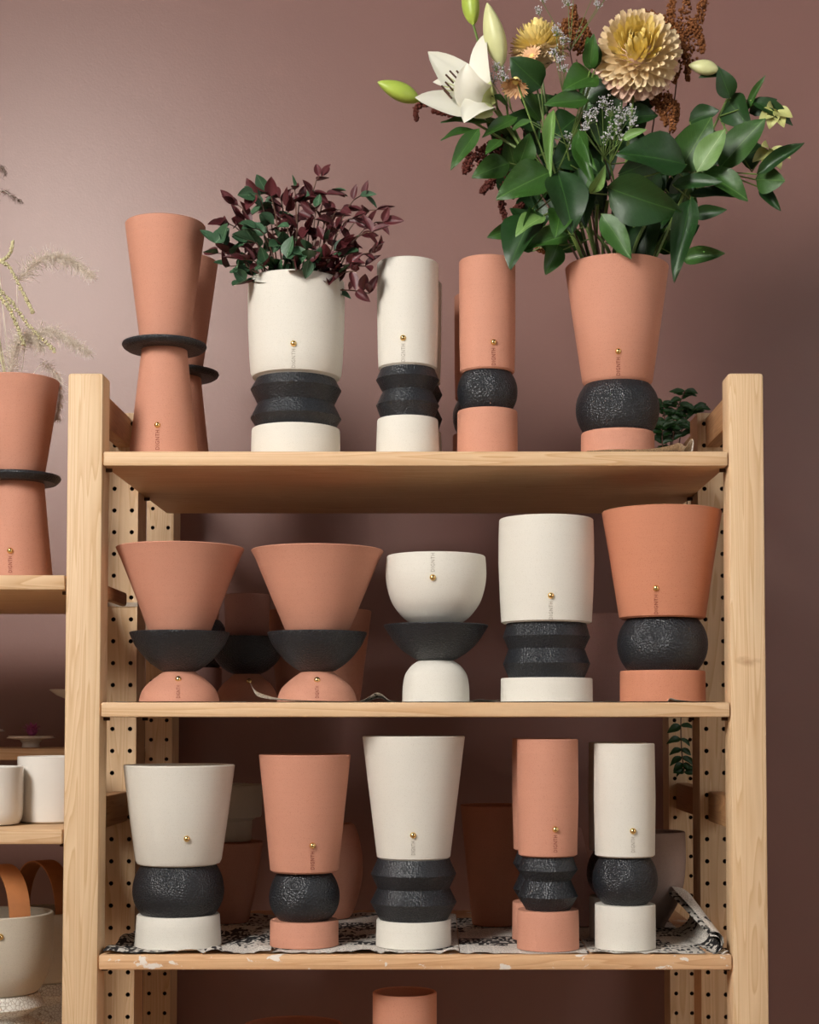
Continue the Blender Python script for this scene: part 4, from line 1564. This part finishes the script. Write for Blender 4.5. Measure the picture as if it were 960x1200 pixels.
def plume(label, spine, n, L, mat, rad=0.00026):
    n = int(n * 2.2)
    L = L * 1.15
    pts = [Vector(p) for p in catmull([tuple(P(x, y, 0.10 + dy)) for (x, y, dy) in spine], 8)]
    base = Vector((gx.x + (pts[0].x - gx.x) * 0.2, 0.10, gz - 0.03))
    root = empty('dried_grass', base, label, 'dried grass', 'dried grasses in the neighbouring vase')
    vs, fs = tube(bez(base, base + Vector((0, 0, 0.06)), pts[0], 6) + pts[1:], 0.0005, 4)
    mesh('stem', vs, fs, M['dried'], root)
    vs, fs = [], []
    for i in range(n):
        t = random.random() ** 0.8
        f = t * (len(pts) - 1)
        j = min(int(f), len(pts) - 2)
        p = pts[j].lerp(pts[j + 1], f - j)
        d = (pts[j + 1] - pts[j]).normalized()
        a = p
        dr = (d * 0.7 + rv(1.0)).normalized()
        l = L * random.uniform(0.4, 1.0) * (1.1 - 0.6 * t)
        m = a + dr * l * 0.5 + rv(0.002)
        e = a + dr * l + rv(0.004) + Vector((0, 0, -0.002))
        add((vs, fs), *tube([a, m, e], [rad, rad, rad * 0.5], 3, False))
    o = mesh('bristles', vs, fs, M[mat], root, sharp=None)
    o['kind'] = 'stuff'
    return root


plume('feathery cream dried grass plume arching highest toward the post', [(20, 330, 0), (50, 303, 0), (80, 305, 0), (106, 322, 0)], 420, 0.022, 'dried')
plume('feathery cream dried grass plume in the middle of the neighbouring vase', [(30, 400, 0), (55, 388, 0), (80, 398, 0), (102, 412, 0)], 380, 0.020, 'dried')
plume('feathery cream dried grass tuft just above the neighbouring vase rim', [(10, 440, -.01), (20, 405, -.01), (35, 395, -.01), (48, 405, -.02)], 420, 0.024, 'dried')
plume('feathery dried grass hanging down beside the pine post', [(50, 425, .02), (66, 440, .02), (70, 465, .02), (66, 490, .02)], 260, 0.014, 'dried')
plume('sparse brown dried sprig at the top of the neighbouring vase', [(-10, 240, 0), (2, 224, 0), (14, 230, 0), (25, 236, 0)], 60, 0.008, 'stem_brown')
plume('sparse brown dried sprig above the other brown sprig', [(-14, 215, 0), (-4, 202, 0), (2, 196, 0), (6, 204, 0)], 60, 0.008, 'stem_brown')
for (path, r, lb) in (([(-4, 306, 0), (10, 312, 0), (24, 338, 0), (36, 360, 0), (38, 366, 0)], 2.6, 'long pale olive catkin drooping in a wide arc'),
                      ([(-6, 335, -.01), (12, 352, -.01), (34, 382, -.01), (64, 411, -.01)], 3.4, 'pale olive catkin hanging out farthest toward the post'),
                      ([(-4, 345, -.02), (10, 360, -.02), (20, 382, -.02), (28, 404, -.02)], 3.0, 'short pale olive catkin hanging toward the vase rim'),
                      ([(-8, 308, 0), (4, 304, 0), (12, 296, 0), (15, 283, 0)], 2.0, 'pale olive catkin curling upward')):
    pts = [Vector(p) for p in catmull([tuple(P(x, y, 0.08 + dy)) for (x, y, dy) in path], 12)]
    base = Vector((gx.x, 0.09, gz - 0.03))
    root = empty('catkin_stem', base, lb + ' from the neighbouring vase', 'dried flower', 'catkins in the neighbouring vase')
    st = bez(base, Vector((pts[0].x - 0.02, 0.09, pts[0].z - 0.02)), pts[0], 8)
    vs, fs = tube(st, 0.0009, 5)
    mesh('stem', vs, fs, M['catkin'], root)
    vs, fs = [], []
    for i, p in enumerate(pts):
        rr = r * mpp(p)
        for _ in range(5):
            add((vs, fs), *ico(p + rv(1).normalized() * rr * random.uniform(0.2, 0.8), random.uniform(0.0011, 0.0019), 1))
    o = mesh('catkin', vs, fs, M['catkin'], root, sharp=None)


# little flowers on the footed dishes
def pompon(label, c, r, mat, n=46):
    vs, fs = [], []
    for i in range(n):
        q = (i + 0.5) / n
        th = math.radians(100) * math.sqrt(q)
        ph = i * 2.4
        d = Vector((math.sin(th) * math.cos(ph), math.sin(th) * math.sin(ph), math.cos(th) * 0.75))
        s = Vector((-math.sin(ph), math.cos(ph), 0)) * r * 0.10
        b, e = c + d * r * 0.2, c + d * r
        m = (b + e) / 2
        k0 = len(vs)
        vs += [b, m + s, e, m - s]
        fs.append([k0, k0 + 1, k0 + 2, k0 + 3])
    add((vs, fs), *ico(c, r * 0.45, 2))
    o = mesh('pompon_flower', vs, fs, M[mat], None, loc=c, sharp=None)
    tag(o, label, 'flower')
    return o


pompon('magenta flower head lying in the small white footed dish', P(37.5, 856.0, 0.55), 0.021, 'purple_flower')
pompon('dark maroon flower head in the white dish beside the magenta one', P(-14, 848, 0.56), 0.018, 'dark_flower')


# ------------------------------------------------------------------ newspapers
def sheet(name, label, x0, x1, y0, y1, z, mat, amp=0.004, pots=(), seed=0, front=None, nx=70, ny=24, raise_front=0.0, rot=0.0, parent=None):
    vs, uv, fs = [], [], []
    for i in range(nx + 1):
        for j in range(ny + 1):
            u, v = i / nx, j / ny
            x = x0 + (x1 - x0) * u
            yf = y0 + (0.004 * noise.noise(Vector((x * 40 + seed, seed, 0))))
            y = yf + (y1 - yf) * v
            h = abs(noise.noise(Vector((x * 26 + seed, y * 18, seed)))) * amp * 1.6
            h += abs(noise.noise(Vector((x * 70, y * 30 + seed, 3)))) * amp * 0.5
            h *= 0.45 + 0.55 * min(1, abs(v - 0.0) * 3) if raise_front == 0 else 1
            h += raise_front * max(0, 1 - v * 7) * abs(noise.noise(Vector((x * 34 + seed, 0.5, seed)))) * 2
            for (qx, qy, qr) in pots:
                d = math.hypot(x - qx, y - qy)
                h *= min(1, max(0, (d - qr - 0.002) / 0.02))
            vs.append((x, y, z + 0.0005 + h))
            uv.append((x, y))
    for i in range(nx):
        for j in range(ny):
            a = i * (ny + 1) + j
            fs.append([a, a + ny + 1, a + ny + 2, a + 1])
    o = mesh(name, vs, fs, M[mat], parent, loc=None if parent else ((x0 + x1) / 2, (y0 + y1) / 2, z), sharp=None, uv=uv)
    if parent is None:
        tag(o, label, 'newspaper')
    return o


def pot_circles(zlo, zhi):
    out = []
    for o in COL.objects:
        if o.type == 'EMPTY' and o.get('category') in ('planter', 'vase', 'pot', 'bowl') and zlo < o.location.z < zhi:
            r = 0.0
            for c in o.children:
                for v in list(c.data.vertices)[:400]:
                    if v.co.z < 0.02:
                        r = max(r, math.hypot(v.co.x, v.co.y))
            out.append((o.location.x, o.location.y, r))
    return out


c3 = pot_circles(Z3 - 0.002, Z3 + 0.01)
c2_ = pot_circles(Z2 - 0.002, Z2 + 0.01)
X = lambda px: P(px, 843, 0).x
sheet('newspaper_sheet', 'crumpled newspaper sheet with bold black print under the flared cream planter', XL + 0.006, X(318), 0.002, 0.40, Z3, 'paper_a', 0.006, c3, 1.0, raise_front=0.003)
sheet('newspaper_sheet', 'crumpled newspaper sheet of text columns under the flared terracotta planter', X(318) + .001, X(538), 0.003, 0.42, Z3, 'paper_b', 0.005, c3, 4.0, raise_front=0.003)
sheet('newspaper_sheet', 'newspaper page with framed panels under the narrow terracotta planter', X(538) + .001, X(690), 0.004, 0.38, Z3, 'paper_c', 0.002, c3, 8.0, raise_front=0.0015)
n4 = sheet('newspaper_sheet', 'newspaper with its corner curled over beside the right perforated post', X(690) + .001, X(826), 0.003, 0.36, Z3, 'paper_b', 0.0025, c3, 12.0, raise_front=0.002)
# the curled-over corner: pages rolled back toward the rear post
xs0 = X(834)
for li, (dR, pm) in enumerate(((0.0, 'paper_a'), (0.0030, 'paper_plain'), (-0.0026, 'paper_b'))):
    vs, uv, fs = [], [], []
    na, nb = 26, 16
    for j in range(nb + 1):
        v = j / nb
        y = 0.004 + 0.004 * li + (0.24 - 0.02 * li) * v
        R_ = 0.0125 + dR + 0.020 * v
        for i in range(na + 1):
            u = i / na
            a = u * math.radians(190 - 12 * li)
            xx = xs0 - 0.022 * v + R_ * math.sin(a)
            zz = Z3 + 0.0012 + 0.0004 * li + R_ * (1 - math.cos(a)) * (1.0 - 0.10 * u)
            vs.append((min(xx, XR - 0.003), y, zz))
            uv.append((xs0 + R_ * a, y))
    for j in range(nb):
        for i in range(na):
            a = j * (na + 1) + i
            fs.append([a, a + 1, a + na + 2, a + na + 1])
    mesh('curled_corner', vs, fs, M[pm], n4, sharp=None, uv=uv)
# loose corner beside it
vs, uv, fs = [], [], []
for j in range(9):
    for i in range(9):
        u, v = i / 8, j / 8
        x = xs0 + (XR - 0.004 - xs0) * u
        y = 0.004 + 0.10 * v
        vs.append((x, y, Z3 + 0.0006 + 0.004 * abs(math.sin(u * 5 + v * 4)) * u + 0.004 * v * u))
        uv.append((x, y))
for j in range(8):
    for i in range(8):
        a = j * 9 + i
        fs.append([a, a + 1, a + 10, a + 9])
mesh('under_page', vs, fs, M['paper_plain'], n4, sharp=None, uv=uv)

sheet('newspaper_sheet', 'thin newspaper lining under the cone planters on the middle shelf', XL + 0.01, X(470), 0.012, 0.40, Z2, 'paper_plain', 0.002, c2_, 21.0)
sheet('newspaper_sheet', 'thin newspaper lining under the cream and orange planters on the middle shelf', X(470) + .001, X(850), 0.008, 0.40, Z2, 'paper_plain', 0.003, c2_, 25.0)


def strip(name, label, path, depth, wid, mat, z):
    """a torn paper strip standing up along path (photo px), running back by wid"""
    vs, uv, fs = [], [], []
    pts = catmull([tuple(P(x, y, depth)) for (x, y) in path], 6)
    s = 0
    for i, p in enumerate(pts):
        if i:
            s += (Vector(p) - Vector(pts[i - 1])).length
        for j in range(5):
            v = j / 4
            vs.append((p[0] + 0.010 * v * (0.5 - i / len(pts)), p[1] + wid * v, z + 0.0008 + max(0.0, p[2] - z - 0.0008) * (1 - 0.55 * v)))
            uv.append((s, wid * v))
    for i in range(len(pts) - 1):
        for j in range(4):
            a = i * 5 + j
            fs.append([a, a + 5, a + 6, a + 1])
    o = mesh(name, vs, fs, M[mat], None, loc=(pts[len(pts) // 2][0], depth, z), sharp=None, uv=uv)
    return tag(o, label, 'newspaper')


strip('torn_newspaper', 'torn newspaper corner curling up in front of the larger cone planter', [(292, 797), (298, 808), (310, 814), (328, 818.5), (350, 820.5), (400, 821.8), (420, 821.5)], 0.012, 0.016, 'paper_plain', Z2)
strip('torn_newspaper', 'wavy newspaper scrap between the larger cone planter and the cream bowl planter', [(421, 822), (430, 818), (440, 812), (447, 813), (456, 820), (466, 822)], 0.014, 0.05, 'paper_a', Z2)
strip('torn_newspaper', 'flat newspaper scrap poking out beside the wide cream cylinder', [(550, 821.6), (562, 819.5), (574, 820.5), (586, 820)], 0.014, 0.05, 'paper_plain', Z2)
strip('torn_newspaper', 'small newspaper scrap in front of the orange terracotta planter', [(782, 822), (786, 818), (794, 820), (812, 822)], 0.012, 0.02, 'paper_plain', Z2)
strip('torn_newspaper', 'crumpled newspaper poking out under the bouquet planter', [(688, 528.4), (720, 526.5), (756, 526.5), (782, 523), (796, 519), (804, 523), (809, 515), (813, 516.5), (812, 528)], 0.035, 0.05, 'paper_plain', Z1)
